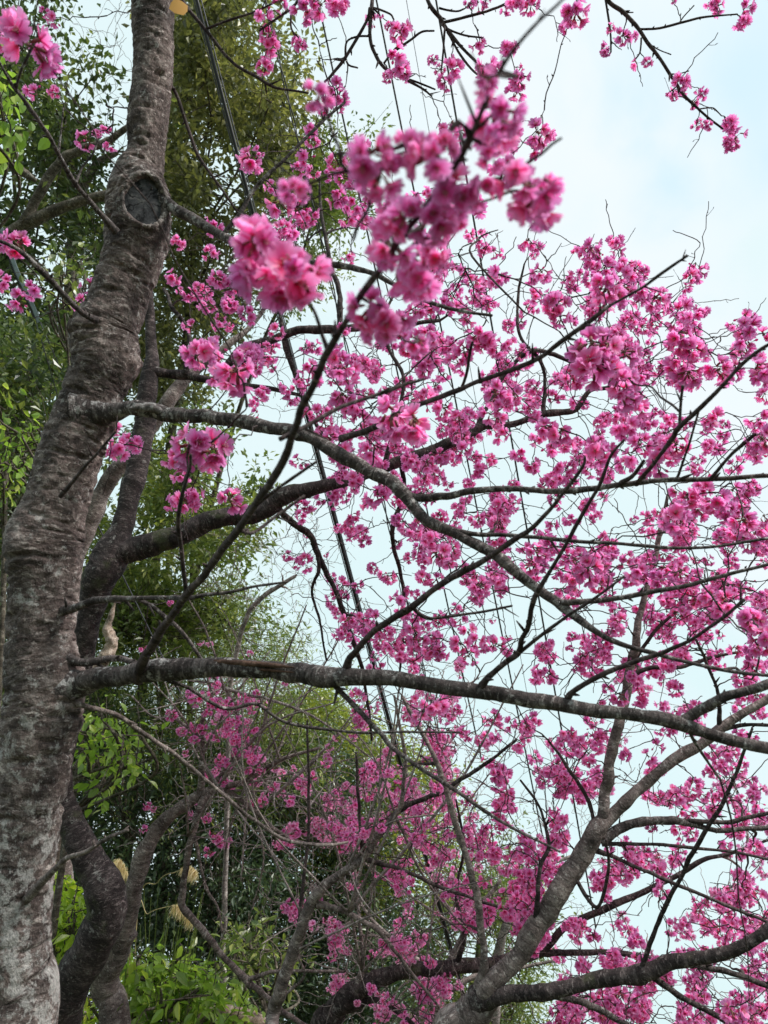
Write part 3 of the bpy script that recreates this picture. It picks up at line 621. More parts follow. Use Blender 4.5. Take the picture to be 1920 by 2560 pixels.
# the near upright branch that carries the big blurred flowers
L(tA, [(345, 1700, 30.4, 1.68), (358, 1652, 24.3, 1.62), (395, 1590, 21.3, 1.55), (430, 1540, 19.8, 1.48), (470, 1482, 19.8, 1.40), (540, 1400, 19.8, 1.25), (600, 1320, 19.8, 1.12), (648, 1250, 19.8, 1.02), (700, 1160, 19.8, .92), (730, 1080, 19.8, .86), (756, 1010, 19.0, .80), (790, 940, 18.2, .76), (818, 880, 19.8, .72), (865, 805, 16.7, .68), (900, 740, 16.7, .65), (925, 702, 18.2, .62), (952, 668, 16.7, .60), (1005, 590, 13.7, .58), (1070, 510, 17.4, .56), (1128, 420, 20.5, .54), (1160, 370, 18.5, .53), (1190, 310, 13.4, .52), (1235, 205, 12.3, .51), (1280, 130, 11.3, .50), (1340, 60, 9.2, .49), (1395, 10, 7.2, .48), (1470, -70, 5.1, .47)], M_twig, sides=14, n=10)
L(tA, [(1005, 596, 12.0, .58), (1060, 560, 9.6, .60), (1110, 530, 7.2, .61), (1180, 510, 6.4, .62), (1225, 500, 6.4, .63), (1268, 482, 8.0, .64), (1285, 476, 4.0, .64)], M_twig, sides=10)
L(tA, [(820, 880, 16, .72), (805, 840, 11, .72), (790, 790, 9, .70), (772, 755, 8, .68), (760, 730, 7, .66)], M_twig, sides=10)
L(tA, [(700, 1098, 14, .86), (760, 1070, 12, .88), (850, 1020, 10, .90), (930, 990, 9, .92), (970, 975, 12, .93), (1010, 960, 8, .94), (1060, 948, 6, .95)], M_twig, sides=10)
L(tA, [(640, 1262, 14, 1.03), (690, 1225, 9, 1.0), (740, 1190, 8, .98), (790, 1155, 7, .97)], M_twig, sides=8)
L(tA, [(467, 1492, 12, 1.40), (458, 1400, 11, 1.36), (446, 1320, 11, 1.32), (450, 1260, 10, 1.28), (462, 1210, 9, 1.22), (474, 1168, 8, 1.16), (476, 1135, 7, 1.14)], M_twig, sides=9)
L(tA, [(600, 1325, 14, 1.12), (635, 1330, 9, 1.15), (690, 1290, 8, 1.18), (760, 1240, 7, 1.2)], M_twig, sides=8)
# white-topped limb from the old pale wound
L(tA, [(190, 1030, 120, 1.88), (232, 1032, 80, 1.88), (264, 1030, 52, 1.87), (300, 1026, 40, 1.86), (345, 1022, 36, 1.84), (405, 1032, 36, 1.83), (480, 1038, 36, 1.80), (600, 1050, 34, 1.77), (660, 1066, 32, 1.75), (740, 1086, 36, 1.72), (800, 1108, 32, 1.70), (870, 1150, 36, 1.68), (930, 1190, 33, 1.66), (985, 1220, 33, 1.64), (1041, 1280, 32, 1.62), (1090, 1310, 30, 1.60), (1141, 1335, 27, 1.58), (1220, 1380, 27, 1.56), (1280, 1423, 26, 1.54), (1338, 1465, 24, 1.53), (1400, 1508, 25, 1.52), (1455, 1550, 18, 1.5), (1511, 1589, 14, 1.48), (1580, 1618, 12, 1.47), (1666, 1643, 11, 1.46), (1820, 1677, 9, 1.44), (1920, 1689, 8, 1.42), (2050, 1700, 6, 1.4)], sides=22, n=10, rough=.16)
L(tA, [(985, 1222, 22.1, 1.64), (1045, 1245, 20.4, 1.62), (1110, 1240, 18.7, 1.60), (1172, 1228, 16.1, 1.57), (1280, 1222, 15.3, 1.53), (1396, 1230, 15.3, 1.5), (1480, 1222, 14.4, 1.48), (1550, 1211, 15.3, 1.45), (1640, 1202, 12.8, 1.43), (1743, 1199, 12.8, 1.41), (1920, 1191, 11.0, 1.38), (2060, 1180, 7.6, 1.35)], sides=16)
L(tA, [(1130, 1325, 16, 1.58), (1200, 1338, 12, 1.57), (1280, 1338, 10, 1.56), (1434, 1351, 10, 1.52), (1550, 1358, 9, 1.5), (1666, 1369, 9, 1.48), (1780, 1368, 8, 1.46), (1920, 1346, 7, 1.44)], sides=10)
L(tA, [(1400, 1506, 20, 1.52), (1434, 1508, 16, 1.51), (1520, 1500, 13, 1.5), (1608, 1484, 12, 1.48), (1700, 1468, 11, 1.46), (1781, 1446, 11, 1.44), (1860, 1425, 9, 1.42), (1940, 1408, 8, 1.4)], sides=12)
L(tA, [(852, 1097, 20, 1.70), (900, 1082, 16, 1.66), (960, 1055, 15, 1.6), (1018, 1022, 14, 1.5), (1080, 1000, 13, 1.42), (1141, 976, 13, 1.36), (1210, 948, 12, 1.3), (1280, 925, 12, 1.25), (1350, 895, 12, 1.2), (1415, 845, 12, 1.15), (1460, 810, 13, 1.12), (1504, 779, 11, 1.1), (1530, 762, 8, 1.1), (1604, 721, 7, 1.08), (1640, 695, 9, 1.07), (1690, 660, 8, 1.06), (1720, 640, 5, 1.05)], M_twig, sides=12)
L(tA, [(1155, 968, 9, 1.36), (1166, 930, 8, 1.34), (1175, 880, 8, 1.32), (1182, 855, 6, 1.3)], M_twig, sides=8)
L(tA, [(1590, 1212, 12, 1.44), (1640, 1150, 9, 1.36), (1680, 1095, 12, 1.25), (1697, 1068, 13, 1.22), (1760, 1010, 12, 1.18), (1812, 956, 10, 1.14), (1860, 905, 9, 1.12), (1905, 871, 9, 1.10), (1960, 840, 6, 1.08)], M_twig, sides=10)
L(tA, [(1700, 1066, 9, 1.22), (1702, 1010, 8, 1.22), (1706, 965, 8, 1.21)], M_twig, sides=8)
L(tA, [(1550, 1211, 14, 1.45), (1580, 1190, 11, 1.42), (1610, 1150, 8, 1.38)], M_twig, sides=8)
L(tA, [(1774, 1199, 10, 1.40), (1825, 1140, 8, 1.36), (1874, 1099, 10, 1.33), (1890, 1085, 6, 1.32)], M_twig, sides=8)
L(tA, [(1690, 1200, 8, 1.42), (1712, 1140, 6, 1.40), (1747, 1030, 5, 1.36)], M_twig, sides=8)
# risers off the level limb
L(tA, [(862, 1690, 28.9, 1.56), (872, 1648, 18.7, 1.54), (887, 1627, 16.1, 1.52), (930, 1585, 15.3, 1.5), (976, 1550, 15.3, 1.46), (1026, 1519, 18.7, 1.42), (1080, 1478, 15.3, 1.4), (1141, 1438, 17.0, 1.36), (1200, 1405, 14.4, 1.34), (1280, 1352, 15.3, 1.3), (1340, 1310, 11.0, 1.26), (1400, 1240, 9.3, 1.2), (1454, 1168, 8.5, 1.15), (1462, 1140, 5.1, 1.14)], M_twig, sides=14)
L(tA, [(1030, 1518, 13, 1.42), (1070, 1545, 9, 1.42), (1130, 1540, 7, 1.41), (1230, 1525, 6, 1.4), (1280, 1515, 5, 1.38)], M_twig, sides=8)
L(tA, [(1205, 1715, 24, 1.48), (1222, 1692, 16, 1.47), (1262, 1656, 14, 1.45), (1294, 1632, 15, 1.44), (1303, 1600, 12, 1.42), (1319, 1569, 12, 1.4), (1330, 1520, 12, 1.38), (1342, 1484, 14, 1.36), (1380, 1420, 10, 1.34), (1419, 1357, 10, 1.32), (1461, 1276, 10, 1.29), (1504, 1200, 10, 1.26), (1527, 1138, 8, 1.24), (1560, 1100, 6, 1.22)], M_twig, sides=12)
L(tA, [(1300, 1630, 11, 1.44), (1350, 1590, 9, 1.4), (1420, 1540, 8, 1.36), (1480, 1500, 7, 1.32), (1560, 1440, 6, 1.3)], M_twig, sides=9)
L(tA, [(1419, 1745, 20, 1.45), (1440, 1725, 14, 1.44), (1511, 1685, 13, 1.42), (1600, 1650, 12, 1.4), (1666, 1627, 10, 1.38), (1725, 1600, 9, 1.35), (1781, 1562, 9, 1.32), (1825, 1530, 9, 1.3), (1860, 1500, 9, 1.28)], M_twig, sides=12)
L(tA, [(822, 1690, 26, 1.56), (829, 1704, 16, 1.56), (865, 1745, 13, 1.54), (910, 1790, 13, 1.52), (950, 1830, 12, 1.5), (980, 1870, 11, 1.48), (1049, 1920, 11, 1.45), (1122, 1966, 11, 1.42), (1200, 2020, 9, 1.4), (1280, 2070, 8, 1.38), (1400, 2130, 6, 1.36)], M_limb, sides=12)
L(tA, [(1720, 1818, 12, 1.41), (1735, 1850, 9, 1.42), (1762, 1895, 7, 1.44), (1800, 1950, 6, 1.46)], M_limb, sides=8)
# upper limb
L(tA, [(340, 486, 80, 2.02), (390, 502, 50, 2.0), (424, 515, 29, 1.98), (500, 556, 24, 1.93), (579, 605, 22, 1.88), (660, 640, 18, 1.84), (720, 650, 16, 1.80), (794, 655, 16, 1.77), (870, 666, 15, 1.74), (948, 692, 13, 1.7), (1040, 740, 10, 1.66), (1130, 770, 9, 1.64), (1230, 790, 7, 1.62)], sides=16)
L(tA, [(555, 588, 12, 1.9), (600, 530, 11, 1.9), (640, 466, 9, 1.92), (717, 394, 8, 1.94), (790, 316, 8, 1.96), (855, 262, 7, 1.98), (860, 250, 5, 1.98)], sides=9)
# twigs left of the trunk
L(tA, [(290, 580, 24, 1.9), (255, 536, 14, 1.86), (215, 490, 11, 1.82), (185, 455, 12, 1.78), (147, 386, 11, 1.70), (110, 320, 11, 1.62), (70, 262, 11, 1.52), (39, 224, 11, 1.46), (20, 195, 8, 1.42), (-10, 140, 7, 1.38), (-40, 60, 5, 1.34)], sides=10)
L(tA, [(147, 386, 7, 1.70), (152, 330, 5, 1.7), (158, 270, 4, 1.7)], sides=6)
L(tA, [(190, 458, 7, 1.78), (205, 420, 6, 1.8), (231, 386, 5, 1.8), (245, 352, 5, 1.8)], sides=6)
L(tA, [(39, 224, 8, 1.46), (48, 190, 7, 1.42), (60, 160, 7, 1.4), (100, 80, 7, 1.38)], sides=6)
L(tA, [(240, 800, 22, 1.86), (204, 779, 14, 1.82), (160, 735, 14, 1.78), (120, 694, 15, 1.74), (66, 640, 12, 1.68), (20, 610, 10, 1.64), (-40, 590, 8, 1.6)], sides=10)
L(tA, [(152, 1240, 13, 1.78), (175, 1212, 10, 1.70), (215, 1165, 8, 1.62), (250, 1125, 7, 1.55), (285, 1085, 6, 1.5), (292, 1078, 5, 1.5)], M_twig, sides=8)
# small branches right of the trunk
L(tA, [(150, 1530, 30, 1.78), (190, 1518, 20, 1.75), (230, 1502, 19, 1.73), (285, 1496, 15, 1.70), (350, 1496, 12, 1.66), (420, 1494, 12, 1.6), (470, 1496, 12, 1.5), (510, 1488, 10, 1.48), (580, 1478, 8, 1.46), (640, 1466, 7, 1.44), (720, 1455, 5, 1.42)], sides=12)
L(tA, [(347, 1500, 11, 1.68), (385, 1518, 11, 1.7), (424, 1550, 11, 1.72), (462, 1590, 9, 1.74), (501, 1646, 8, 1.76), (540, 1700, 6, 1.8)], sides=8)
L(tA, [(160, 1640, 26, 1.76), (205, 1655, 20, 1.75), (260, 1648, 17, 1.75), (310, 1648, 14, 1.75), (350, 1662, 12, 1.73)], sides=10)
L(tA, [(150, 1745, 24, 1.74), (210, 1765, 13, 1.74), (290, 1786, 11, 1.78), (345, 1826, 11, 1.82), (400, 1862, 11, 1.86), (430, 1880, 11, 1.88), (480, 1920, 10, 1.92), (560, 1990, 9, 2.0), (640, 2051, 9, 2.1), (717, 2101, 9, 2.15), (814, 2113, 8, 2.2), (870, 2106, 6, 2.25)], M_grey, sides=10)
L(tA, [(420, 1700, 14, 1.66), (470, 1720, 9, 1.68), (560, 1770, 9, 1.72), (640, 1760, 8, 1.75), (700, 1800, 8, 1.8), (790, 1820, 8, 1.8), (900, 1832, 7, 1.8), (1020, 1830, 6, 1.8), (1150, 1830, 5, 1.8)], sides=8)
L(tA, [(60, 2255, 26, 1.62), (150, 2160, 13, 1.56), (210, 2130, 11, 1.52), (270, 2095, 10, 1.48), (320, 2075, 7, 1.44)], M_grey, sides=8)
# crown above the frame, from which the top sprays hang
L(tA, [(384, -200, 112, 2.17), (420, -420, 96, 2.3), (520, -600, 70, 2.45), (700, -640, 52, 2.5), (950, -560, 44, 2.45), (1200, -500, 36, 2.4), (1500, -420, 26, 2.3), (1800, -400, 18, 2.25)], M_trunkA, sides=20)
L(tA, [(384, -200, 100, 2.17), (340, -500, 80, 2.4), (250, -800, 60, 2.6), (200, -1100, 30, 2.9)], M_trunkA, sides=16)
for rows in ([(925, -560, 20, 2.45), (960, -350, 14, 2.4), (940, -120, 11, 2.3), (929, 0, 9, 2.2), (925, 42, 9, 2.2), (923, 89, 9, 2.2), (933, 127, 9, 2.2), (960, 170, 9, 2.2), (1010, 197, 7, 2.2), (1060, 224, 6, 2.2), (1080, 241, 4, 2.2)],
             [(925, 20, 9, 2.2), (918, 50, 8, 2.2), (895, 93, 8, 2.2), (864, 143, 8, 2.2), (833, 185, 7, 2.2), (812, 205, 6, 2.2)],
             [(864, 143, 6, 2.2), (867, 105, 5, 2.2), (895, 92, 5, 2.2), (922, 90, 5, 2.2)],
             [(864, 143, 5, 2.2), (872, 162, 5, 2.2), (895, 170, 4, 2.2)],
             [(960, 158, 6, 2.2), (987, 127, 6, 2.2), (1030, 96, 6, 2.2), (1057, 78, 5, 2.2), (1086, 77, 4, 2.2)],
             [(975, 180, 6, 2.2), (1026, 200, 5, 2.2), (1064, 214, 5, 2.2), (1088, 224, 4, 2.2)],
             [(935, 20, 6, 2.2), (975, 35, 5, 2.2), (985, 48, 4, 2.2)],
             [(1100, -520, 18, 2.42), (1060, -300, 14, 2.4), (1055, -100, 12, 2.3), (1068, 0, 11, 2.2), (1099, 42, 11, 2.2), (1115, 70, 9, 2.2), (1149, 112, 8, 2.2), (1192, 158, 7, 2.2), (1215, 175, 5, 2.2)],
             [(1109, 56, 8, 2.2), (1180, 40, 7, 2.2), (1234, 23, 6, 2.2), (1280, 2, 6, 2.2), (1340, -30, 5, 2.2)],
             [(1115, 70, 6, 2.2), (1160, 88, 5, 2.2), (1207, 95, 4, 2.2)], [(1118, 80, 6, 2.2), (1153, 140, 6, 2.2), (1192, 185, 5, 2.2), (1215, 178, 4, 2.2)],
             [(1112, 75, 6, 2.2), (1108, 130, 5, 2.2), (1102, 180, 4, 2.2)], [(1097, 20, 6, 2.2), (1140, 28, 5, 2.2), (1160, 22, 4, 2.2)],
             [(1480, -430, 16, 2.3), (1440, -200, 13, 2.3), (1490, -60, 12, 2.2), (1519, 0, 11, 2.2), (1558, 31, 10, 2.2), (1596, 73, 10, 2.2), (1635, 127, 9, 2.2), (1673, 185, 8, 2.2), (1704, 231, 7, 2.2), (1743, 270, 6, 2.2), (1808, 322, 5, 2.2)],
             [(1596, 73, 6, 2.2), (1640, 72, 6, 2.2), (1697, 58, 6, 2.2), (1762, 42, 5, 2.2), (1843, 35, 4, 2.2)], [(1512, -20, 6, 2.2), (1525, 77, 5, 2.2), (1527, 131, 4, 2.2)],
             [(1697, 58, 4, 2.2), (1710, 40, 3, 2.2), (1735, 14, 3, 2.2)], [(1625, 112, 4, 2.2), (1650, 125, 3, 2.2), (1678, 136, 3, 2.2)], [(1673, 185, 4, 2.2), (1700, 183, 3, 2.2), (1722, 177, 3, 2.2)],
             [(1745, 273, 4, 2.2), (1780, 269, 3, 2.2), (1792, 277, 4, 2.2)], [(1603, 95, 5, 2.2), (1600, 130, 4, 2.2), (1590, 148, 3, 2.2)], [(1560, 32, 4, 2.2), (1583, 31, 3, 2.2)],
             [(800, -600, 14, 2.5), (780, -200, 10, 2.4), (760, -40, 8, 2.3), (744, 0, 7, 2.2), (728, 20, 7, 2.2), (680, 54, 6, 2.2), (648, 77, 5, 2.2)], [(728, 20, 6, 2.2), (728, 70, 5, 2.2), (748, 96, 4, 2.2)],
             [(420, -40, 20, 2.2), (471, 23, 10, 2.2), (513, 73, 9, 2.2), (579, 154, 8, 2.2), (640, 193, 8, 2.2), (698, 220, 7, 2.2), (771, 233, 5, 2.2)], [(513, 73, 7, 2.2), (580, 50, 6, 2.2), (640, 27, 5, 2.2), (720, -10, 4, 2.2)],
             [(400, 200, 18, 2.1), (432, 224, 9, 2.1), (463, 301, 8, 2.1), (494, 386, 8, 2.1), (548, 463, 6, 2.1), (594, 532, 5, 2.1)],
             [(1310, 780, 5, 1.9), (1180, 640, 5, 1.95), (1195, 600, 5, 2.0), (1215, 585, 4, 2.0), (1245, 575, 3, 2.0)]):
    L(tA, rows, M_twig, sides=8, n=5, zone=1 if rows[0][1] < 300 and rows[0][0] > 500 else 0)

# pale stub where the limb was torn, and the opened bark along the level limb
b = Buf(); c = np.array([[*P(x, y, d), w*d/F/2] for x, y, w, d in [(322, 1022, 6, 1.80), (345, 1019, 18, 1.805), (380, 1021, 22, 1.81), (405, 1030, 14, 1.815), (425, 1036, 4, 1.82)]]); c = spline(c, 8)
tube(b, c[:, :3], c[:, 3], 14, True, .3, 0, 3); part('torn_stub', b, bark('stub_wood', (.13, .11, .10), (.30, .27, .26), (.5, .48, .47), .5, 12, (.6, .59, .58), .9), tA.root)
M_wound = bark('wound_wood', (.10, .05, .035), (.19, .11, .08), (.30, .20, .155), .0, 4, (.3, .2, .15), .8)
b = Buf()
for dy, ww in ((-15, 13), (-2, 8)):
    c = np.array([[*P(x, y+dy, d-.014), w*d/F/2] for x, y, w, d in [(508, 1672, 3, 1.64), (535, 1670, ww, 1.634), (580, 1671, ww, 1.62), (640, 1675, ww, 1.6), (690, 1679, ww*.8, 1.59), (735, 1683, 3, 1.58)]]); c = spline(c, 8)
    tube(b, c[:, :3], c[:, 3], 10, True, .25, 0, 5)
part('healed_split', b, M_wound, tA.root)

# ------------------------------------------------------------------ the dark cherry behind the trunk
gp = 'blossoming cherry trees'
tB = Tree('cherry_tree', 'dark cherry tree behind the thick trunk, forking low into an arm sweeping right', (*P(200, 2560, 3.6)[:2], 0), gp, M_twig, 2)
gb = P(170, 2560, 3.6)
def toground(x, y, d, w, n=2):
    """rows that carry a stem from the frame's bottom down to the ground"""
    out = []; 
    for k in range(1, n+1): out.append((x, y+k*(620/n)*2.6/d*1.35, w*(1+.12*k), d))
    return out
L(tB, toground(150, 2560, 3.6, 100)[::-1]+[(150, 2560, 100, 3.6), (185, 2460, 96, 3.6), (232, 2360, 92, 3.6), (272, 2280, 92, 3.62), (262, 2220, 88, 3.64), (215, 2140, 72, 3.66), (172, 2060, 64, 3.68), (158, 1980, 62, 3.7), (160, 1850, 66, 3.7), (178, 1740, 62, 3.7), (206, 1640, 58, 3.7), (232, 1520, 64, 3.7), (252, 1440, 88, 3.7), (268, 1395, 88, 3.72), (300, 1330, 60, 3.75), (330, 1250, 54, 3.8), (352, 1180, 52, 3.85), (366, 1100, 50, 3.9), (372, 1020, 48, 3.95), (374, 940, 44, 4.0), (376, 880, 28, 4.05), (372, 800, 24, 4.1), (368, 700, 20, 4.15), (372, 600, 16, 4.2), (390, 500, 12, 4.3)], M_dark, name='trunk', sides=28, n=8, rough=.16)
L(tB, [(255, 1420, 84, 3.7), (300, 1385, 66, 3.7), (345, 1368, 60, 3.7), (447, 1330, 54, 3.7), (560, 1298, 50, 3.7), (640, 1275, 46, 3.7), (717, 1240, 42, 3.7), (800, 1215, 34, 3.72), (852, 1203, 30, 3.74), (920, 1182, 28, 3.76), (987, 1157, 28, 3.8), (1050, 1135, 24, 3.82), (1103, 1122, 28, 3.84), (1161, 1099, 26, 3.86), (1211, 1064, 24, 3.9), (1280, 1058, 16, 3.92), (1357, 1037, 17, 3.95), (1434, 1026, 15, 3.98), (1473, 980, 13, 4.0), (1511, 972, 10, 4.0), (1580, 960, 7, 4.0)], M_dark, sides=20, rough=.2)
L(tB, [(372, 935, 40, 4.0), (400, 934, 26, 4.0), (463, 937, 24, 4.0), (540, 952, 16, 4.0), (640, 964, 13, 4.0), (760, 990, 9, 4.0)], M_dark, sides=12)
L(tB, [(463, 937, 18, 4.0), (470, 900, 12, 4.0), (478, 860, 12, 4.05), (460, 810, 10, 4.1), (430, 770, 10, 4.1), (410, 720, 8, 4.2)], M_dark, sides=10)
L(tB, [(540, 950, 18, 4.0), (590, 890, 22, 4.0), (640, 864, 24, 4.0), (690, 845, 22, 4.0), (763, 825, 20, 4.0), (856, 821, 22, 4.0), (910, 817, 18, 4.0), (1000, 812, 14, 4.1), (1100, 800, 9, 4.2)], M_dark, sides=14)
L(tB, [(850, 820, 16, 4.0), (852, 770, 14, 4.05), (845, 720, 13, 4.1), (830, 670, 12, 4.15), (815, 600, 10, 4.2), (800, 500, 7, 4.3), (800, 430, 5, 4.3)], M_dark, sides=10)
L(tB, [(690, 1262, 26, 3.7), (706, 1284, 17, 3.75), (740, 1315, 17, 3.8), (771, 1338, 18, 3.82), (794, 1380, 15, 3.85), (815, 1430, 13, 3.9), (840, 1480, 13, 3.92), (856, 1527, 13, 3.95), (880, 1590, 11, 4.0), (910, 1700, 9, 4.1), (930, 1850, 6, 4.2)], M_dark, sides=12)
L(tB, [(700, 790, 8, 4.0), (712, 850, 13, 4.0), (725, 900, 12, 4.0), (750, 960, 11, 4.0), (780, 1040, 10, 3.9), (830, 1120, 8, 3.9), (900, 1180, 10, 3.8)][::-1], M_dark, sides=9)
L(tB, [(794, 1380, 11, 3.85), (795, 1430, 9, 3.85), (780, 1480, 7, 3.9), (800, 1560, 6, 3.9), (815, 1650, 5, 3.9)], M_dark, sides=8)
L(tB, [(960, 1165, 16, 3.8), (985, 1080, 10, 3.8), (1010, 950, 9, 3.9), (975, 880, 9, 4.0), (960, 800, 7, 4.1), (1000, 700, 6, 4.2)], M_dark, sides=9)
L(tB, [(1357, 1037, 12, 3.95), (1362, 960, 9, 4.0), (1350, 900, 9, 4.0), (1300, 840, 8, 4.1), (1295, 740, 7, 4.2), (1310, 660, 5, 4.2)], M_dark, sides=9)
L(tB, [(1180, 1092, 12, 3.86), (1260, 940, 10, 4.0), (1330, 880, 12, 4.0), (1420, 900, 10, 4.1), (1520, 950, 8, 4.2), (1600, 980, 5, 4.2)], M_dark, sides=9)
L(tB, [(1000, 1150, 12, 3.8), (1010, 1230, 11, 3.85), (980, 1330, 12, 3.9), (1005, 1450, 9, 4.0), (1010, 1560, 7, 4.0), (1000, 1680, 5, 4.1)], M_dark, sides=9)

tG = Tree('cherry_tree', 'grey leaning cherry stem half hidden between thick trunk and dark forked tree', (*P(215, 2560, 5.2)[:2], 0), gp, M_twig, 3)
L(tG, toground(190, 2560, 5.2, 50)[::-1]+[(190, 2560, 50, 5.2), (150, 2200, 50, 5.2), (150, 1800, 48, 5.2), (170, 1500, 48, 5.2), (212, 1350, 46, 5.2), (240, 1280, 44, 5.2), (275, 1190, 44, 5.2), (330, 1130, 40, 5.2), (385, 1060, 36, 5.25), (440, 975, 34, 5.3), (490, 925, 26, 5.35), (560, 870, 18, 5.4), (640, 800, 12, 5.5), (700, 700, 8, 5.6)], M_grey, name='trunk', sides=16)

tC = Tree('cherry_tree', 'slender grey cherry at the lower left with a stubby cut knot', (*P(330, 2560, 4.2)[:2], 0), gp, M_paletwig, 4)
L(tC, toground(330, 2620, 4.2, 84)[::-1]+[(300, 2560, 78, 4.2), (272, 2490, 74, 4.2), (268, 2440, 66, 4.2), (300, 2380, 48, 4.2), (320, 2290, 46, 4.2), (338, 2200, 44, 4.22), (362, 2130, 42, 4.24), (385, 2080, 38, 4.26), (415, 2040, 34, 4.28), (470, 2005, 28, 4.3), (540, 1975, 22, 4.3), (600, 1960, 14, 4.3)], M_grey, name='trunk', sides=18, rough=.2)
L(tC, [(330, 2330, 30, 4.2), (262, 2440, 44, 4.19), (236, 2432, 40, 4.18), (228, 2428, 20, 4.17)], M_grey, name='cut_stub', sides=12)
L(tC, [(520, 1985, 24, 4.3), (500, 2020, 18, 4.25), (480, 2085, 17, 4.2), (466, 2160, 17, 4.2), (455, 2225, 17, 4.2), (452, 2262, 18, 4.2), (482, 2298, 17, 4.2), (520, 2340, 16, 4.2), (559, 2390, 15, 4.2), (617, 2452, 18, 4.2), (650, 2480, 14, 4.2), (700, 2522, 13, 4.2), (760, 2562, 12, 4.2), (860, 2620, 8, 4.2)], M_grey, sides=12)
L(tC, [(620, 2450, 12, 4.2), (670, 2430, 9, 4.2), (740, 2426, 8, 4.2), (860, 2430, 6, 4.2)], M_grey, sides=8)
L(tC, [(680, 2520, 10, 4.2), (720, 2480, 9, 4.2), (760, 2440, 7, 4.2), (745, 2390, 5, 4.2)], M_grey, sides=8)
L(tC, [(485, 2090, 11, 4.2), (500, 2160, 8, 4.2), (520, 2230, 8, 4.2), (545, 2270, 6, 4.2), (555, 2330, 5, 4.2)], M_grey, sides=8)
for rows in ([(500, 1990, 20, 4.3), (505, 1900, 13, 4.3), (508, 1800, 11, 4.3), (530, 1740, 8, 4.3), (500, 1640, 6, 4.3)], [(540, 1975, 16, 4.3), (620, 1950, 12, 4.3), (700, 1900, 10, 4.3), (800, 1870, 7, 4.3)], [(520, 1980, 16, 4.3), (580, 1900, 11, 4.3), (600, 1820, 9, 4.3), (560, 1720, 7, 4.3), (470, 1700, 5, 4.3)],
             [(560, 1970, 14, 4.3), (640, 2030, 11, 4.3), (730, 2100, 9, 4.3), (850, 2110, 7, 4.3)], [(505, 1850, 9, 4.3), (440, 1800, 7, 4.3), (380, 1790, 6, 4.3), (330, 1740, 4, 4.3)]):
    L(tC, rows, M_grey, sides=8, n=6)

tH = Tree('cherry_tree', 'thin brown Y-shaped cherry stem near bottom centre, left of the dark arm', (*P(690, 2560, 3.2)[:2], 0), gp, M_paletwig, 5)
L(tH, toground(672, 2570, 2.6, 46)[::-1]+[(682, 2560, 33.6, 3.2), (698, 2480, 32.0, 3.2), (729, 2383, 30.4, 3.2), (760, 2310, 28.8, 3.2), (787, 2248, 27.2, 3.2), (825, 2205, 22.4, 3.2), (871, 2171, 19.2, 3.2), (908, 2148, 19.2, 3.2), (945, 2095, 15.2, 3.2), (987, 2036, 15.2, 3.2), (1003, 2020, 14.4, 3.2), (1008, 1960, 9.6, 3.2), (1012, 1900, 9.6, 3.2), (1000, 1820, 7.2, 3.2), (985, 1740, 5.6, 3.2)], M_grey, name='trunk', sides=16)
L(tH, [(1000, 2024, 16, 3.2), (1040, 2005, 13, 3.2), (1103, 1982, 12, 3.2), (1150, 1950, 10, 3.2), (1199, 1920, 9, 3.2), (1290, 1850, 7, 3.2)], M_dark, sides=10)
L(tH, [(790, 2262, 20, 3.2), (830, 2266, 16, 3.2), (871, 2283, 15, 3.2), (910, 2305, 13, 3.2), (949, 2329, 12, 3.2), (980, 2370, 9, 3.2), (1020, 2420, 8, 3.2), (1100, 2520, 6, 3.2)], M_grey, sides=10)
L(tH, [(920, 2150, 14, 3.2), (1000, 2172, 10, 3.2), (1084, 2209, 10, 3.2), (1180, 2245, 8, 3.2), (1280, 2279, 7, 3.2)], M_twig, sides=9)
L(tH, [(905, 2145, 12, 3.2), (902, 2080, 8, 3.2), (895, 1980, 8, 3.2), (890, 1880, 6, 3.2)], M_twig, sides=8)
L(tH, [(745, 2340, 14, 3.2), (752, 2250, 10, 3.25), (770, 2100, 8, 3.3), (772, 1950, 7, 3.3), (768, 1800, 5, 3.3)], M_twig, sides=8)

tE = Tree('cherry_tree', 'bottom middle cherry whose dark arm runs level behind the big slanting trunk', (*P(830, 2560, 4.0)[:2], 0), gp, M_paletwig, 6)
L(tE, toground(800, 2600, 3.7, 80)[::-1]+[(800, 2600, 69.9, 4.0), (835, 2552, 60.7, 4.0), (872, 2500, 55.2, 4.0), (918, 2462, 46.0, 4.0), (987, 2437, 40.5, 4.0), (1060, 2430, 36.8, 4.0), (1142, 2418, 35.0, 4.0), (1200, 2410, 31.3, 4.05), (1280, 2396, 27.6, 4.1), (1330, 2388, 22.1, 4.1), (1369, 2366, 18.4, 4.1), (1400, 2330, 17.5, 4.1), (1434, 2306, 16.6, 4.1), (1519, 2267, 16.6, 4.1), (1589, 2240, 15.6, 4.1), (1650, 2212, 13.8, 4.1), (1704, 2186, 12.9, 4.1), (1760, 2150, 11.0, 4.1), (1820, 2136, 9.2, 4.1), (1920, 2100, 6.4, 4.1)], M_dark, name='trunk', sides=20, rough=.16)
L(tE, [(872, 2500, 40, 4.0), (905, 2430, 14, 4.0), (900, 2330, 10, 4.0), (890, 2200, 8, 4.1), (870, 2080, 5, 4.1)], M_grey, sides=8)
L(tE, [(860, 2520, 30, 4.0), (940, 2500, 14, 4.0), (1010, 2540, 11, 4.0), (1080, 2600, 8, 4.0)], M_dark, sides=8)
L(tE, [(1142, 2418, 16, 4.0), (1160, 2330, 10, 4.0), (1140, 2230, 8, 4.1), (1160, 2120, 7, 4.1), (1140, 2000, 5, 4.1)], M_dark, sides=8)
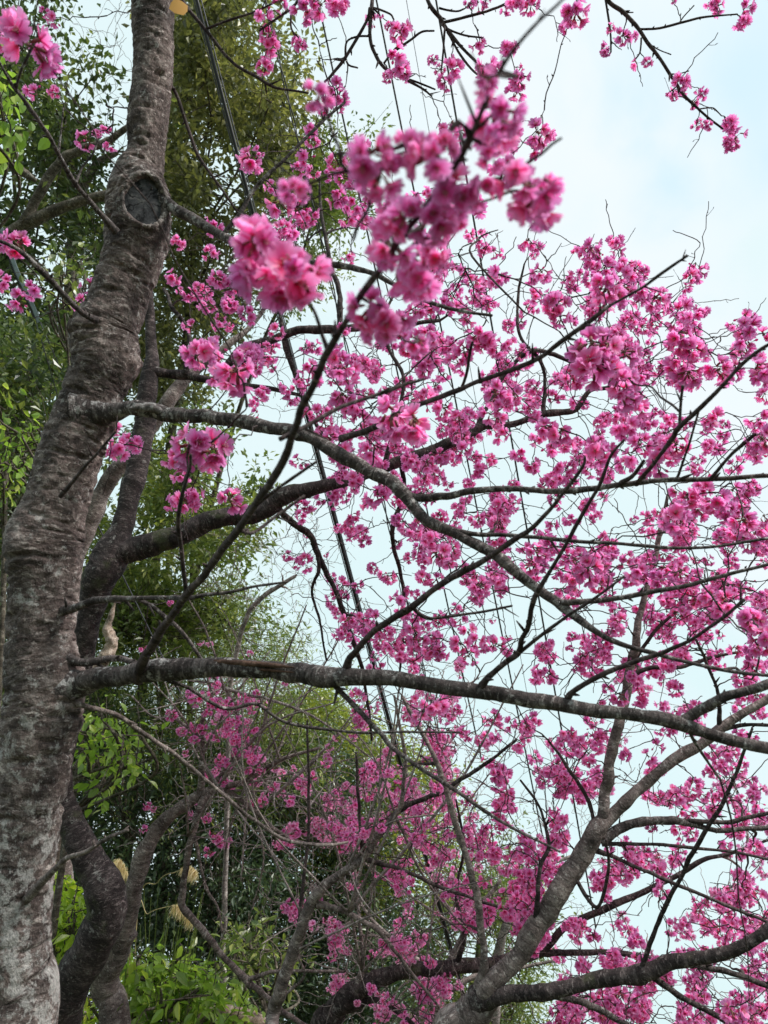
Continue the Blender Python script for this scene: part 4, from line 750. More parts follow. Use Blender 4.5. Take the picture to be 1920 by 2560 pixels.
L(tE, [(1300, 2392, 20, 4.1), (1396, 2379, 16, 4.1), (1531, 2383, 15, 4.1), (1646, 2402, 14, 4.1), (1700, 2412, 8, 4.1)], M_dark, sides=10)

tD = Tree('cherry_tree', 'big grey-brown cherry at the lower right, trunk slanting up to a three-way fork', (*P(1150, 2560, 2.9)[:2], 0), gp, M_twig, 7)
L(tD, toground(1120, 2600, 2.9, 110)[::-1]+[(1125, 2600, 104, 2.9), (1150, 2550, 100, 2.9), (1185, 2500, 82, 2.9), (1215, 2455, 64, 2.9), (1250, 2425, 54, 2.9), (1280, 2395, 50, 2.9), (1310, 2345, 50, 2.9), (1338, 2306, 50, 2.9), (1396, 2236, 49, 2.92), (1446, 2167, 48, 2.94), (1475, 2120, 46, 2.95), (1500, 2080, 46, 2.96), (1531, 2048, 32, 2.97), (1570, 2005, 29, 2.98), (1608, 1966, 27, 3.0), (1666, 1918, 26, 3.0), (1715, 1882, 26, 3.0), (1762, 1851, 25, 3.0), (1801, 1816, 26, 3.0), (1860, 1778, 22, 3.0), (1930, 1738, 20, 3.0), (2100, 1640, 14, 3.0)], M_grey, name='trunk', sides=26, rough=.16)
L(tD, [(1495, 2090, 40, 2.96), (1503, 2050, 30, 2.97), (1511, 1978, 28, 3.0), (1522, 1920, 28, 3.0), (1550, 1800, 25, 3.05), (1573, 1685, 25, 3.1), (1588, 1610, 20, 3.1), (1600, 1550, 16, 3.12), (1616, 1473, 14, 3.15), (1639, 1376, 14, 3.2), (1654, 1307, 12, 3.2), (1668, 1240, 7, 3.2)], M_grey, sides=16)
L(tD, [(1500, 2100, 34, 2.96), (1532, 2084, 26, 2.96), (1560, 2070, 24, 2.96), (1589, 2063, 22, 2.96), (1677, 2052, 20, 2.95), (1740, 2064, 13, 2.95), (1800, 2075, 13, 2.95), (1860, 2072, 12, 2.95), (1930, 2066, 11, 2.95)], M_limb, sides=14)
L(tD, [(1690, 2053, 13, 2.95), (1760, 2055, 11, 2.94), (1820, 2055, 11, 2.93), (1870, 2045, 10, 2.92), (1930, 2030, 9, 2.9)], M_twig, sides=10)
L(tD, [(1190, 2500, 70, 2.9), (1235, 2492, 46, 2.86), (1290, 2487, 38, 2.82), (1340, 2482, 38, 2.8), (1396, 2475, 36, 2.78), (1470, 2458, 36, 2.75), (1550, 2441, 38, 2.72), (1600, 2428, 42, 2.7), (1646, 2418, 38, 2.68), (1710, 2406, 34, 2.65), (1781, 2391, 34, 2.62), (1850, 2362, 32, 2.6), (1930, 2325, 32, 2.58), (2100, 2240, 22, 2.5)], M_dark, sides=20, rough=.16)
L(tD, [(1620, 2430, 22, 2.7), (1660, 2462, 16, 2.7), (1724, 2506, 14, 2.7), (1780, 2532, 13, 2.7), (1830, 2560, 12, 2.7)], M_dark, sides=10)
L(tD, [(1320, 2484, 20, 2.85), (1396, 2492, 19, 2.9), (1440, 2500, 17, 2.9), (1492, 2522, 16, 2.9), (1569, 2565, 14, 2.9)], M_limb, sides=12)
L(tD, [(1715, 2406, 20, 2.65), (1760, 2415, 15, 2.66), (1839, 2437, 14, 2.67), (1930, 2466, 12, 2.68)], M_dark, sides=10)
L(tD, [(1600, 2430, 16, 2.7), (1606, 2410, 12, 2.69), (1646, 2306, 11, 2.66), (1680, 2235, 11, 2.6), (1716, 2167, 11, 2.56), (1743, 2113, 11, 2.54), (1812, 1997, 10, 2.5), (1843, 1925, 9, 2.48), (1880, 1820, 6, 2.45)], M_dark, sides=10)
L(tD, [(1488, 2125, 16, 2.95), (1540, 2146, 10, 2.9), (1608, 2175, 9, 2.88), (1720, 2222, 9, 2.85), (1836, 2271, 8, 2.82), (1930, 2310, 7, 2.8)], M_twig, sides=9)
L(tD, [(1505, 2110, 12, 2.96), (1600, 2110, 8, 2.95), (1720, 2118, 8, 2.9), (1830, 2130, 7, 2.9), (1930, 2150, 6, 2.9)], M_twig, sides=8)
L(tD, [(1205, 2470, 44, 2.9), (1210, 2400, 20, 2.9), (1200, 2290, 18, 2.92), (1180, 2190, 18, 2.95), (1150, 2090, 16, 2.98), (1122, 1997, 15, 3.0), (1099, 1920, 13, 3.02), (1065, 1850, 11, 3.04), (1030, 1790, 10, 3.06), (1005, 1740, 8, 3.08)], M_grey, sides=12)
L(tD, [(1340, 2306, 18, 2.9), (1345, 2240, 12, 2.9), (1352, 2170, 11, 2.92), (1371, 2110, 9, 2.95), (1350, 2020, 7, 3.0), (1300, 1950, 5, 3.0)], M_dark, sides=9)
L(tD, [(1480, 2105, 14, 2.95), (1485, 2060, 10, 2.97), (1465, 1990, 10, 3.0), (1420, 1920, 8, 3.0), (1370, 1850, 6, 3.0)], M_twig, sides=8)
L(tD, [(1430, 2180, 12, 2.93), (1490, 2270, 9, 2.85), (1520, 2180, 8, 2.8), (1515, 2100, 6, 2.75)], M_twig, sides=8)
L(tD, [(1575, 1690, 14, 3.1), (1620, 1672, 12, 3.1), (1700, 1668, 10, 3.1), (1790, 1640, 9, 3.1), (1880, 1625, 7, 3.1)], M_twig, sides=8)
L(tD, [(1578, 1668, 12, 3.1), (1620, 1600, 9, 3.1), (1645, 1570, 9, 3.1), (1700, 1520, 6, 3.1)], M_twig, sides=8)
L(tD, [(1770, 1845, 14, 3.0), (1790, 1830, 12, 3.0), (1850, 1815, 10, 3.0), (1930, 1812, 8, 3.0)], M_dark, sides=8)
L(tD, [(1800, 1816, 14, 3.0), (1795, 1740, 9, 3.0), (1785, 1700, 8, 3.0), (1740, 1600, 6, 3.0)], M_dark, sides=8)

def wands(t, n, starts, box, seed, up=.5):
    """long straight-ish bare shoots fanning out of a stem"""
    rs = np.random.default_rng(seed)
    for _ in range(n):
        x0, y0, d0 = starts[int(rs.integers(0, len(starts)))]; x1, y1 = rs.uniform(box[0], box[2]), rs.uniform(box[1], box[3]); d1 = d0+rs.uniform(-.5, .4)
        l = math.hypot(x1-x0, y1-y0)
        if l < 120: continue
        bend = rs.normal()*.07*l; mx_, my_ = (x0+x1)/2-(y1-y0)/l*bend, (y0+y1)/2+(x1-x0)/l*bend-.04*l
        w = rs.uniform(4.5, 7.5)*min(1.2, l/400+.4)
        L(t, [(x0, y0, w, d0), (mx_, my_, w*.75, (d0+d1)/2), (x1, y1, w*.38, d1)], M_paletwig, sides=6, n=9)
wands(tC, 32, [(540, 1975, 4.3), (500, 1900, 4.3), (560, 1720, 4.3), (620, 1950, 4.3), (640, 2030, 4.3), (700, 1900, 4.3), (470, 2090, 4.2)], (340, 1450, 980, 2330), 71)
wands(tH, 14, [(760, 2300, 3.2), (871, 2171, 3.2), (730, 2380, 3.2), (987, 2036, 3.2), (871, 2283, 3.2)], (560, 1650, 1350, 2500), 72)
wands(tE, 10, [(905, 2430, 4.0), (1060, 2430, 4.0), (900, 2330, 4.0), (1160, 2330, 4.1)], (700, 1700, 1400, 2500), 73)

tJ = Tree('cherry_tree', 'farthest cherry tree, pale small blossoms low down in front of the yellow-green trees', (*P(1180, 2560, 7)[:2], 0), gp, M_twig, 8)
L(tJ, toground(1080, 2600, 7, 40)[::-1]+[(1080, 2600, 36, 7), (1100, 2480, 30, 7), (1140, 2380, 22, 7), (1190, 2280, 14, 7), (1250, 2200, 8, 7)], M_grey, name='trunk', sides=10)
L(tJ, [(1110, 2450, 18, 7), (1020, 2380, 12, 7), (930, 2300, 9, 7), (880, 2220, 6, 7)], M_grey, sides=8)
L(tJ, [(1100, 2480, 18, 7), (1200, 2440, 12, 7), (1300, 2420, 9, 7), (1400, 2400, 6, 7)], M_grey, sides=8)

# ------------------------------------------------------------------ share out the clusters and let the twigs grow to them
T = {k: ([], []) for k in 'ABCDEHJG'}
def put(k, x, y, d, scale): T[k][0].append(P(x, y, d)); T[k][1].append(scale)
R0 = .033
NEARB = [(1600, -100), ]
for ci_, (x, y, r) in enumerate(clusters):
    if r >= 38 and y < 870 and 560 < x < 1300 and ci_ % 4 == 1: continue
    d = R0*F/r
    if y < 1330:
        k = 'A' if (r >= 23 or x < 340 or (y < 330 and x > 640) or (y < 430 and x > 1400) or d < 2.4) else 'B'
        if k == 'A': dd = min(max(d, .50), 2.25)
        else: dd = min(max(d, 3.4), 4.6)
    elif x > 1240: 
        k = 'A' if r >= 27 else 'D'; dd = min(max(d, 1.0), 1.9) if k == 'A' else min(max(d, 2.5), 3.8)
    elif y < 1720 and x > 700: k = 'A' if r >= 23 else 'B'; dd = min(max(d, 1.3), 2.2) if k == 'A' else min(max(d, 3.3), 4.6)
    elif x < 470 and y < 1650: k = 'A'; dd = 2.0
    elif x < 720: k = 'C'; dd = 4.2
    else: k = 'H' if y > 1900 else 'E' if r < 20 else 'A'; dd = 3.3 if k == 'H' else 4.1 if k == 'E' else 2.0
    dd *= gr.uniform(.96, 1.04)
    if r >= 34 and 560 < x < 1420 and y < 870: dd = float(np.interp(y, [0, 100, 400, 600, 860], [.48, .49, .53, .58, .72]))*gr.uniform(.93, 1.12)
    elif r >= 38: dd *= .82
    put(k, x, y, dd, r*dd/F/R0*(1.05 if 18 <= r < 38 and x > 1000 else 1))
for x, y, r, row, c_ in grid:
    if row < 9: k = 'B'
    elif row < 11: k = 'B' if x < 1500 else 'D'
    elif row < 14: k = 'B' if x < 1180 else 'D'
    elif x < 640: k = 'C'
    elif x < 860: k = gr.choice(['C', 'H', 'E', 'E'])
    elif x < 1230: k = gr.choice(['H', 'E', 'E', 'D', 'J' if row > 17 else 'E'])
    else: k = gr.choice(['D', 'D', 'E'])
    lo, hi = dict(B=(3.6, 4.9), D=(2.9, 4.3), C=(4.0, 4.8), H=(3.6, 4.6), E=(4.2, 5.4), J=(6.5, 7.8))[k]
    if k == 'J': r *= .68
    d = gr.uniform(lo, hi)
    sc = r*d/F/R0; sc = min(max(sc, .62), 1.25); put(k, x, y, d, sc)
print({k: len(v[0]) for k, v in T.items()})
for k, t in dict(A=tA, B=tB, C=tC, D=tD, E=tE, H=tH, J=tJ).items():
    pos, scl = [np.array(v) for v in T[k]]
    off = np.array([0, 0, .012]); bare = []
    nb = dict(A=150, B=700, C=800, D=760, E=560, H=480, J=120)[k]
    for _ in range(nb):                                   # bare shoots between the blossoms
        q = pos[gr.integers(0, len(pos))]; dd = gr.normal(size=3); bare.append(q+dd/np.linalg.norm(dd)*gr.uniform(.08, .35)*min(1, proj(q)[2]/4))
    tgt = np.vstack([pos+off*scl[:, None], np.array(bare)])
    if k == 'A':                                          # the hanging top sprays feed only their own blossoms
        q = np.array([proj(p)[:2] for p in tgt]); m = (q[:, 1] < 470) & (q[:, 0] > 620) & (np.array([proj(p)[2] for p in tgt]) > 1.0)
        t.grow(tgt[m], rtip=.0011, maxr=.004, zone=1); tgt = tgt[~m]
    t.grow(tgt, rtip=.0011 if k in 'A' else .0016, maxr=dict(A=.005).get(k, .009))
    t.build_twigs(nparts=60, spur=.05 if k == 'A' else .09, rtip=.0010 if k == 'A' else .0016)
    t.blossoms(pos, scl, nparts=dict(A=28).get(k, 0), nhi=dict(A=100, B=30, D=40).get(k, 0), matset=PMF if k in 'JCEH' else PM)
tG.grow(np.array([P(gr.uniform(450, 800), gr.uniform(550, 1100), gr.uniform(5, 6)) for _ in range(70)])); tG.build_twigs(40, 0)
# ------------------------------------------------------------------ woods behind
def inpoly(x, y, poly):
    c = np.zeros(len(x), bool); j = len(poly)-1
    for i in range(len(poly)):
        xi, yi = poly[i]; xj, yj = poly[j]
        m = ((yi > y) != (yj > y)) & (x < (xj-xi)*(y-yi)/(yj-yi+1e-9)+xi); c ^= m; j = i
    return c
def sample_poly(poly, n, rs, seed, gapthr=-1, gscale=.006, edge=35):
    poly = np.array(poly, float); lo, hi = poly.min(0), poly.max(0); out = []
    while len(out) < n:
        x = rs.uniform(lo[0], hi[0], n*2); y = rs.uniform(lo[1], hi[1], n*2)
        wx = x+edge*vnoise(np.stack([x*.02, y*.02, x*0+seed], -1), 1); wy = y+edge*vnoise(np.stack([x*.02, y*.02, x*0+seed], -1), 2)
        m = inpoly(wx, wy, poly) & (fbm(np.stack([x*gscale, y*gscale, x*0+seed*3.1], -1), 3, 4) > gapthr+rs.uniform(-.08, .08, len(x)))
        out += list(zip(x[m], y[m]))
    return np.array(out[:n])
def leaf_template(kind):
    """leaf with its stalk end at the origin, along +y, unit length; verts, quads, tris"""
    if kind == 'simple': return np.array([[0, 0, 0], [.5, .45, .10], [0, 1, -.06], [-.5, .45, .10]]), np.array([[0, 1, 2, 3]])
    v = np.array([[0, 0, 0], [.30, .18, .07], [.5, .42, .10], [.34, .74, .03], [0, 1.02, -.12], [-.34, .74, .03], [-.5, .42, .10], [-.30, .18, .07], [0, .22, 0], [0, .5, -.01], [0, .76, -.05]])
    return v, np.array([[0, 1, 8, 7], [8, 1, 2, 9], [7, 8, 9, 6], [9, 2, 3, 10], [6, 9, 10, 5], [10, 3, 4, 5]])
def leaves(buf, pos, length, aspect, rs, kind='simple', droop=.5, tint=None, dirs=None):
    n = len(pos); tv, tf = leaf_template(kind); k = len(tv)
    y = rs.normal(size=(n, 3)) if dirs is None else dirs+rs.normal(size=(n, 3))*.35
    y[:, 2] -= droop; y /= np.linalg.norm(y, axis=1)[:, None]
    up = rs.normal(size=(n, 3))*.6+np.array([0, 0, 1.]); x = np.cross(y, up); x /= np.linalg.norm(x, axis=1)[:, None]; z = np.cross(x, y)
    L = length*rs.uniform(.6, 1.25, n)
    v = pos[:, None]+L[:, None, None]*(tv[None, :, 0:1]*aspect*x[:, None]+tv[None, :, 1:2]*y[:, None]+tv[None, :, 2:3]*z[:, None])
    a = np.zeros((n, k, 3)); t = rs.beta(2, 2.6, n) if tint is None else np.clip(tint+rs.normal(size=n)*.16, 0, 1)
    a[..., 2] = t[:, None]; a[..., 0] = tv[None, :, 0]+.5; a[..., 1] = tv[None, :, 1]
    f = (np.arange(n)[:, None, None]*k+tf[None]).reshape(-1, 4)
    buf.add(v.reshape(-1, 3), f, None, a.reshape(-1, 3))
def crown_tree(name, cat, label, poly, d0, d1, nclump, per, llen, aspect, lmat, seed, sigma=.3, gap=-1, gscale=.006, trunk=None, barkm=None, kind='simple', droop=.15, twig=True, group='evergreen trees on the bank', stems=True, edge=35, flat=.7, via=None, tw=.008):
    rs = np.random.default_rng(seed); uv = sample_poly(poly, nclump, rs, seed, gap, gscale, edge)
    dep = rs.uniform(d0, d1, nclump); C = np.array([P(x, y, d) for (x, y), d in zip(uv, dep)])
    tx, ty = trunk if trunk else (np.mean([p[0] for p in poly]), 2560)
    dm = (d0+d1)/2; base = P(tx, 2560, dm); root = thing(name, label, cat, (base[0], base[1], 0), group)
    top = C[np.argsort(-C[:, 2])[:max(3, nclump//30)]].mean(0)
    tp_ = spline(np.array([[base[0], base[1], -.05], [base[0]+rs.normal()*.15, base[1]+rs.normal()*.15, max(1.2, top[2]*.3)], [base[0]*.5+top[0]*.5+rs.normal()*.2, base[1]*.5+top[1]*.5, top[2]*.62], top]), 8)
    if via: tp_ = spline(np.array([[base[0], base[1], -.05]]+[P(x, y, dm) for x, y in via]), 8)
    r = np.linspace(tw*dm+.01, .012, len(tp_)); b = Buf(); tube(b, tp_, r, 12, True, .15, 0, seed); part('trunk', b, barkm or M_bgbark, root, tp_[0])
    # limbs: a few parts; then clump stems
    Pn = tp_[6:]; lim = rs.choice(nclump, min(12, nclump), replace=False)
    for i in lim:
        j = int(np.argmin(np.linalg.norm(tp_[5:]-C[i], axis=1)+np.maximum(0, tp_[5:, 2]-C[i, 2]+.3)*2))+5
        a = tp_[j]; m = (a+C[i])/2+np.array([0, 0, .12*np.linalg.norm(a-C[i])])+rs.normal(size=3)*.12; p = spline(np.array([a, m, C[i]]), 6)
        b = Buf(); tube(b, p, np.linspace(r[j]*.55, .008, len(p)), 7, True, .15, 0, i % 9); part('limb', b, barkm or M_bgbark, root, a); Pn = np.vstack([Pn, p])
    if stems:
        b = Buf()
        for i in range(nclump):
            dd = np.linalg.norm(Pn-C[i], axis=1); j = int(np.argmin(dd)); a = Pn[j]; m = (a+C[i])/2+rs.normal(size=3)*.08*dd[j]
            tube(b, spline(np.array([a, m, C[i]]), 3), np.linspace(.012, .003, 7), 4, False, 0, 0, i % 7)
            for _ in range(2):
                e = C[i]+rs.normal(size=3)*sigma; tube(b, np.array([C[i], (C[i]+e)/2+rs.normal(size=3)*.03, e]), np.array([.004, .003, .002]), 3, False, 0, 0, i % 7)
        part('twigs', b, barkm or M_bgbark, root, base, kind='stuff')
    b = Buf(); n = nclump*per; ci = np.repeat(np.arange(nclump), per)
    off = rs.normal(size=(n, 3))*sigma*np.array([1, 1, flat]); pos = C[ci]+off
    # leaves sit in little sprays along shoots
    sp = rs.normal(size=(nclump, 6, 3))*sigma*.8; w = rs.integers(0, 6, n); pos = C[ci]+sp[ci, w]*rs.uniform(.3, 1.3, n)[:, None]*np.array([1, 1, flat])+off*.30
    tint = (rs.normal(.45, .12, nclump)[ci]+rs.normal(0, .13, (nclump, 6))[ci, w])
    leaves(b, pos, llen, aspect, rs, kind, droop, tint, dirs=off/np.linalg.norm(off, axis=1)[:, None]*.8)
    part('foliage', b, lmat, root, base, smooth=False); root_list.append(root); return root
root_list = []
ev = 'evergreen trees on the bank'
crown_tree('evergreen_tree', 'tree', 'tall dark evergreen filling the top left corner behind the ringed trunk', [(-260, -260), (130, -260), (150, 20), (235, 120), (225, 330), (250, 520), (330, 560), (330, 760), (200, 900), (60, 1150), (-260, 1200)], 8.5, 11.5, 350, 84, .105, .5, L_dark, 11, .27, -.04, .011, (-40, 2560))
crown_tree('evergreen_tree', 'tree', 'airy olive-green tree right of the ringed trunk top, behind the cables', [(430, -150), (540, -40), (640, 60), (710, 100), (770, 190), (760, 300), (700, 420), (660, 560), (560, 640), (430, 640), (400, 200)], 9, 11.5, 210, 80, .105, .5, L_olive, 12, .24, .12, .013, (300, 2560), via=[(330, 2000), (400, 1300), (470, 800), (500, 420), (560, 180)])
crown_tree('evergreen_tree', 'tree', 'small-leaved green tree whose pointed top peeks behind the biggest blurred blossoms', [(770, 420), (800, 330), (860, 380), (905, 320), (895, 400), (860, 520), (840, 640), (740, 760), (640, 700), (680, 520)], 10, 12, 90, 100, .08, .42, L_mid, 13, .24, -.12, .008, (420, 2560), via=[(440, 1800), (520, 1300), (640, 900), (740, 680), (800, 480)], tw=.004)
crown_tree('evergreen_tree', 'tree', 'grey-green open tree between the ringed trunk and the hanging twiggy sprays', [(400, 560), (620, 600), (610, 760), (520, 900), (480, 1010), (380, 1040), (330, 950), (360, 700)], 9.5, 11.5, 100, 85, .10, .42, L_olive, 14, .26, .02, .011, (430, 2560))
crown_tree('evergreen_tree', 'tree', 'yellow-green ivy-wrapped tree at the left edge beside the trunk base', [(-200, 880), (150, 840), (120, 1060), (60, 1250), (10, 1500), (20, 1800), (-200, 1900)], 5.5, 7.5, 200, 100, .075, .5, L_dark, 15, .22, -.25, .008, (-120, 2560), edge=20)
crown_tree('evergreen_tree', 'tree', 'fresh light-green tree behind the dark fork and its rising arm', [(220, 1120), (330, 1150), (420, 1060), (520, 1090), (640, 1180), (620, 1330), (590, 1480), (640, 1560), (500, 1640), (230, 1600), (170, 1350)], 8.5, 11, 180, 90, .10, .42, L_mid, 16, .26, -.05, .011, (380, 2560))
crown_tree('evergreen_tree', 'tree', 'feathery dull green tree under the level limb, left of centre', [(200, 1480), (420, 1460), (600, 1470), (700, 1560), (750, 1660), (740, 1780), (800, 1860), (760, 2020), (300, 2020), (190, 1800)], 9, 12, 300, 150, .10, .16, L_mid, 17, .30, -.3, .008, (470, 2560), droop=.2)
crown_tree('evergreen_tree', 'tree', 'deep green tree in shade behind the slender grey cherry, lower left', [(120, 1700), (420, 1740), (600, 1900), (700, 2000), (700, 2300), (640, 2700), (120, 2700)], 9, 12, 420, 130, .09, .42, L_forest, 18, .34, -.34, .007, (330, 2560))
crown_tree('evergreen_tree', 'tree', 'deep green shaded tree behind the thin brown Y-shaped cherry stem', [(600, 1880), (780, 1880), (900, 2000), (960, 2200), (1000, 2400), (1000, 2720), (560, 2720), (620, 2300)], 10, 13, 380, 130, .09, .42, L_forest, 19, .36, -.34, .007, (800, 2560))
crown_tree('evergreen_tree', 'tree', 'yellow-green tree rising behind the pink sprays in the lower middle', [(640, 1760), (760, 1740), (860, 1800), (960, 1850), (1060, 1930), (1130, 2060), (1080, 2260), (900, 2260), (720, 2080), (640, 1900)], 11, 13.5, 250, 120, .085, .42, L_yg, 20, .34, -.2, .008, (900, 2560))
crown_tree('evergreen_tree', 'tree', 'rounded green tree lowest on the right, seen through the pale blossoms', [(1040, 2120), (1160, 2070), (1250, 2120), (1330, 2230), (1340, 2420), (1330, 2720), (960, 2720), (980, 2300)], 12, 15, 260, 110, .09, .42, L_mid, 21, .38, -.22, .008, (1150, 2560))
# nearer leafy plants
crown_tree('climbing_vine', 'plant', 'vine with green and yellowing leaves beside the trunk, below the level limb', [(175, 1780), (240, 1770), (330, 1790), (385, 1860), (360, 1930), (260, 1980), (200, 1960), (165, 1880)], 3.9, 4.6, 32, 11, .06, .55, L_bright, 22, .10, -1, .01, (165, 2560), kind='leaf', droop=.7, group='leafy plants by the trunks', edge=12)
crown_tree('leafy_shrub', 'shrub', 'bright lime bush at the bottom, right of the slender grey cherry', [(305, 2370), (370, 2400), (440, 2410), (520, 2420), (600, 2470), (600, 2540), (540, 2640), (300, 2700), (300, 2500)], 4.3, 5.2, 95, 18, .085, .50, L_bright, 23, .12, -1, .01, (420, 2560), kind='leaf', droop=.35, group='leafy plants by the trunks', edge=18)
crown_tree('leafy_shrub', 'shrub', 'yellow-green bush squeezed between the thick trunk and the dark leaning stem', [(118, 2190), (150, 2180), (200, 2250), (195, 2350), (165, 2440), (110, 2450), (100, 2300)], 4.1, 4.8, 50, 16, .075, .45, L_lime, 24, .09, -1, .01, (130, 2560), kind='leaf', droop=.4, group='leafy plants by the trunks', edge=8)
crown_tree('leafy_shrub', 'shrub', 'small lime tuft of leaves at the bottom edge between two stems', [(185, 2510), (225, 2490), (262, 2540), (280, 2700), (180, 2700)], 4.4, 5.0, 30, 14, .075, .35, L_lime, 25, .09, -1, .01, (225, 2560), kind='leaf', droop=.4, group='leafy plants by the trunks', edge=6)
crown_tree('climbing_vine', 'plant', 'bright broad leaves cut by the left edge, under the top left blossoms', [(-60, 190), (20, 200), (45, 270), (40, 330), (10, 360), (-60, 350)], 3.6, 4.2, 16, 10, .075, .62, L_bright, 26, .10, -1, .01, (-160, 2560), kind='leaf', droop=.7, group='leafy plants by the trunks', edge=4)
crown_tree('climbing_vine', 'plant', 'vine leaves hanging left of the trunk around the grey serrated strap', [(120, 660), (215, 650), (205, 730), (190, 770), (150, 750), (120, 700)], 5.2, 5.8, 14, 9, .07, .6, L_mid, 27, .10, -1, .01, (40, 2560), kind='leaf', droop=.7, group='leafy plants by the trunks', edge=8)
crown_tree('climbing_vine', 'plant', 'vine leaves in yellow and green along the far left edge at mid height', [(-40, 980), (60, 1040), (110, 1060), (60, 1180), (20, 1240), (-40, 1250)], 4.8, 5.6, 30, 9, .07, .6, L_bright, 28, .12, -1, .01, (-180, 2560), kind='leaf', droop=.7, group='leafy plants by the trunks', edge=8)
crown_tree('leafy_shrub', 'shrub', 'sparse light-green sapling right of the lime bush at the bottom', [(560, 2330), (640, 2300), (720, 2360), (700, 2440), (640, 2500), (590, 2440)], 5.2, 6.2, 30, 12, .08, .42, L_mid, 29, .14, -1, .01, (620, 2560), kind='leaf', droop=.35, group='leafy plants by the trunks', edge=10)

# bare winter trees against the sky
def bare(name, label, trunk_rows, cells, seed, m=M_paletwig):
    t = Tree(name, label, (*P(trunk_rows[0][0], 2560, trunk_rows[0][3])[:2], 0), 'bare winter trees', m, seed)
    d = trunk_rows[0][3]; x0 = trunk_rows[0][0]; b0 = P(x0, 2560, d)
    L(t, [(x0, 2560+1.72/d*F*1.0/.83, 26, d), (x0, 2560, 20, d)]+trunk_rows, m, name='trunk', sides=10)
    tg = []
    for (xa, ya, xb, yb, n, da, db) in cells:
        tg += [P(t.rs.uniform(xa, xb), t.rs.uniform(ya, yb), t.rs.uniform(da, db)) for _ in range(n)]
    t.grow(np.array(tg), rtip=.0028, maxr=.03, wig=.05, segs=6); t.build_twigs(60, .22, .0022, 4); return t
bare('bare_tree', 'leafless grey tree spreading fine twigs in the sky gap left of centre', [(560, 2300, 14, 8.4), (570, 1950, 13, 8.4), (575, 1720, 13, 8.3), (610, 1560, 12, 8.2), (660, 1490, 12, 8.2), (740, 1440, 8, 8.2)], [(600, 1260, 800, 1560, 200, 7.8, 9), (480, 1330, 640, 1500, 60, 7.8, 9), (740, 1300, 900, 1500, 70, 8, 9.5), (560, 1560, 900, 1760, 130, 8, 9.5), (900, 1500, 1150, 1900, 90, 8, 9.5)], 51)
bare('bare_tree', 'leafless tree with fine twigs in the bright gap behind the trunk top', [(120, 2300, 40, 10), (150, 1500, 38, 10), (160, 900, 34, 10), (190, 560, 26, 10), (230, 420, 20, 10), (290, 380, 14, 10)], [(120, 60, 330, 420, 190, 9.4, 11), (0, -20, 330, 120, 80, 9.4, 11), (430, 0, 640, 220, 110, 9.4, 11), (0, 400, 260, 700, 70, 9, 10.5)], 52)
bare('bare_tree', 'leafless pale tree with forked twigs low in the right-hand sky gap', [(1240, 2400, 24, 10), (1290, 2250, 18, 10), (1340, 2180, 12, 10), (1430, 2140, 8, 10)], [(1280, 1960, 1560, 2300, 150, 9.5, 11), (1150, 1800, 1330, 2080, 80, 9.5, 11)], 53)
# heavy forest limbs seen through the dark crown
for nm, lab, rows in (('evergreen_tree', 'thick curved grey-brown tree limb crossing low behind the pruning scar, mossy', [(-300, 2560, 90, 8), (-320, 1500, 80, 8), (-200, 900, 70, 8), (-60, 640, 60, 8), (60, 560, 50, 8), (150, 515, 46, 8), (220, 498, 42, 8), (300, 490, 34, 8), (400, 470, 20, 8)]),
                       ('evergreen_tree', 'broken brown limb ending in a stub at the left edge behind twigs', [(-340, 2560, 80, 7.6), (-360, 1300, 70, 7.6), (-240, 600, 56, 7.6), (-100, 430, 48, 7.6), (0, 405, 42, 7.6), (50, 425, 36, 7.6), (86, 448, 20, 7.6)])):
    t = Tree(nm, lab, (*P(rows[0][0], 2560, rows[0][3])[:2], 0), ev, M_bgbark, 60+len(root_list)); rows = [(a, b_, w_*.62, d_) for a, b_, w_, d_ in rows]; L(t, [(rows[0][0], 3100, 70, rows[0][3])]+rows, M_bgbark, name='trunk', sides=14, rough=.25)
    if rows[0][3] == 8: L(t, [(60, 560, 26, 8), (130, 430, 24, 8), (190, 375, 22, 8), (260, 355, 18, 8), (330, 310, 14, 8)], M_bgbark, name='limb', sides=10, rough=.25)

# bleached dead trunk
b = Buf(); root = thing('dead_tree', 'bleached peeling dead trunk, twisted, right beside the thick trunk above the level limb', 'tree', (*P(215, 2560, 5)[:2], 0))
c = np.array([[*P(x, y, d), w*d/F/2] for x, y, w, d in [(100, 3050, 70, 5), (100, 2500, 60, 5), (95, 2000, 56, 5), (130, 1770, 60, 5), (190, 1705, 56, 5), (240, 1668, 44, 5), (265, 1640, 34, 5), (280, 1605, 24, 5), (270, 1575, 22, 5), (276, 1545, 17, 5), (283, 1520, 9, 5), (292, 1495, 4, 5)]]); c = spline(c, 12)
tube(b, c[:, :3], c[:, 3], 20, True, .75, 0, 4); part('trunk', b, M_dead, root, c[0, :3])
c = np.array([[*P(x, y, d), w*d/F/2] for x, y, w, d in [(255, 1655, 20, 5), (275, 1630, 16, 5), (288, 1600, 14, 5), (286, 1595, 4, 5)]]); c = spline(c, 6); b = Buf()
tube(b, c[:, :3], c[:, 3], 12, True, .9, 0, 6); part('broken_spur', b, M_dead, root, c[0, :3])
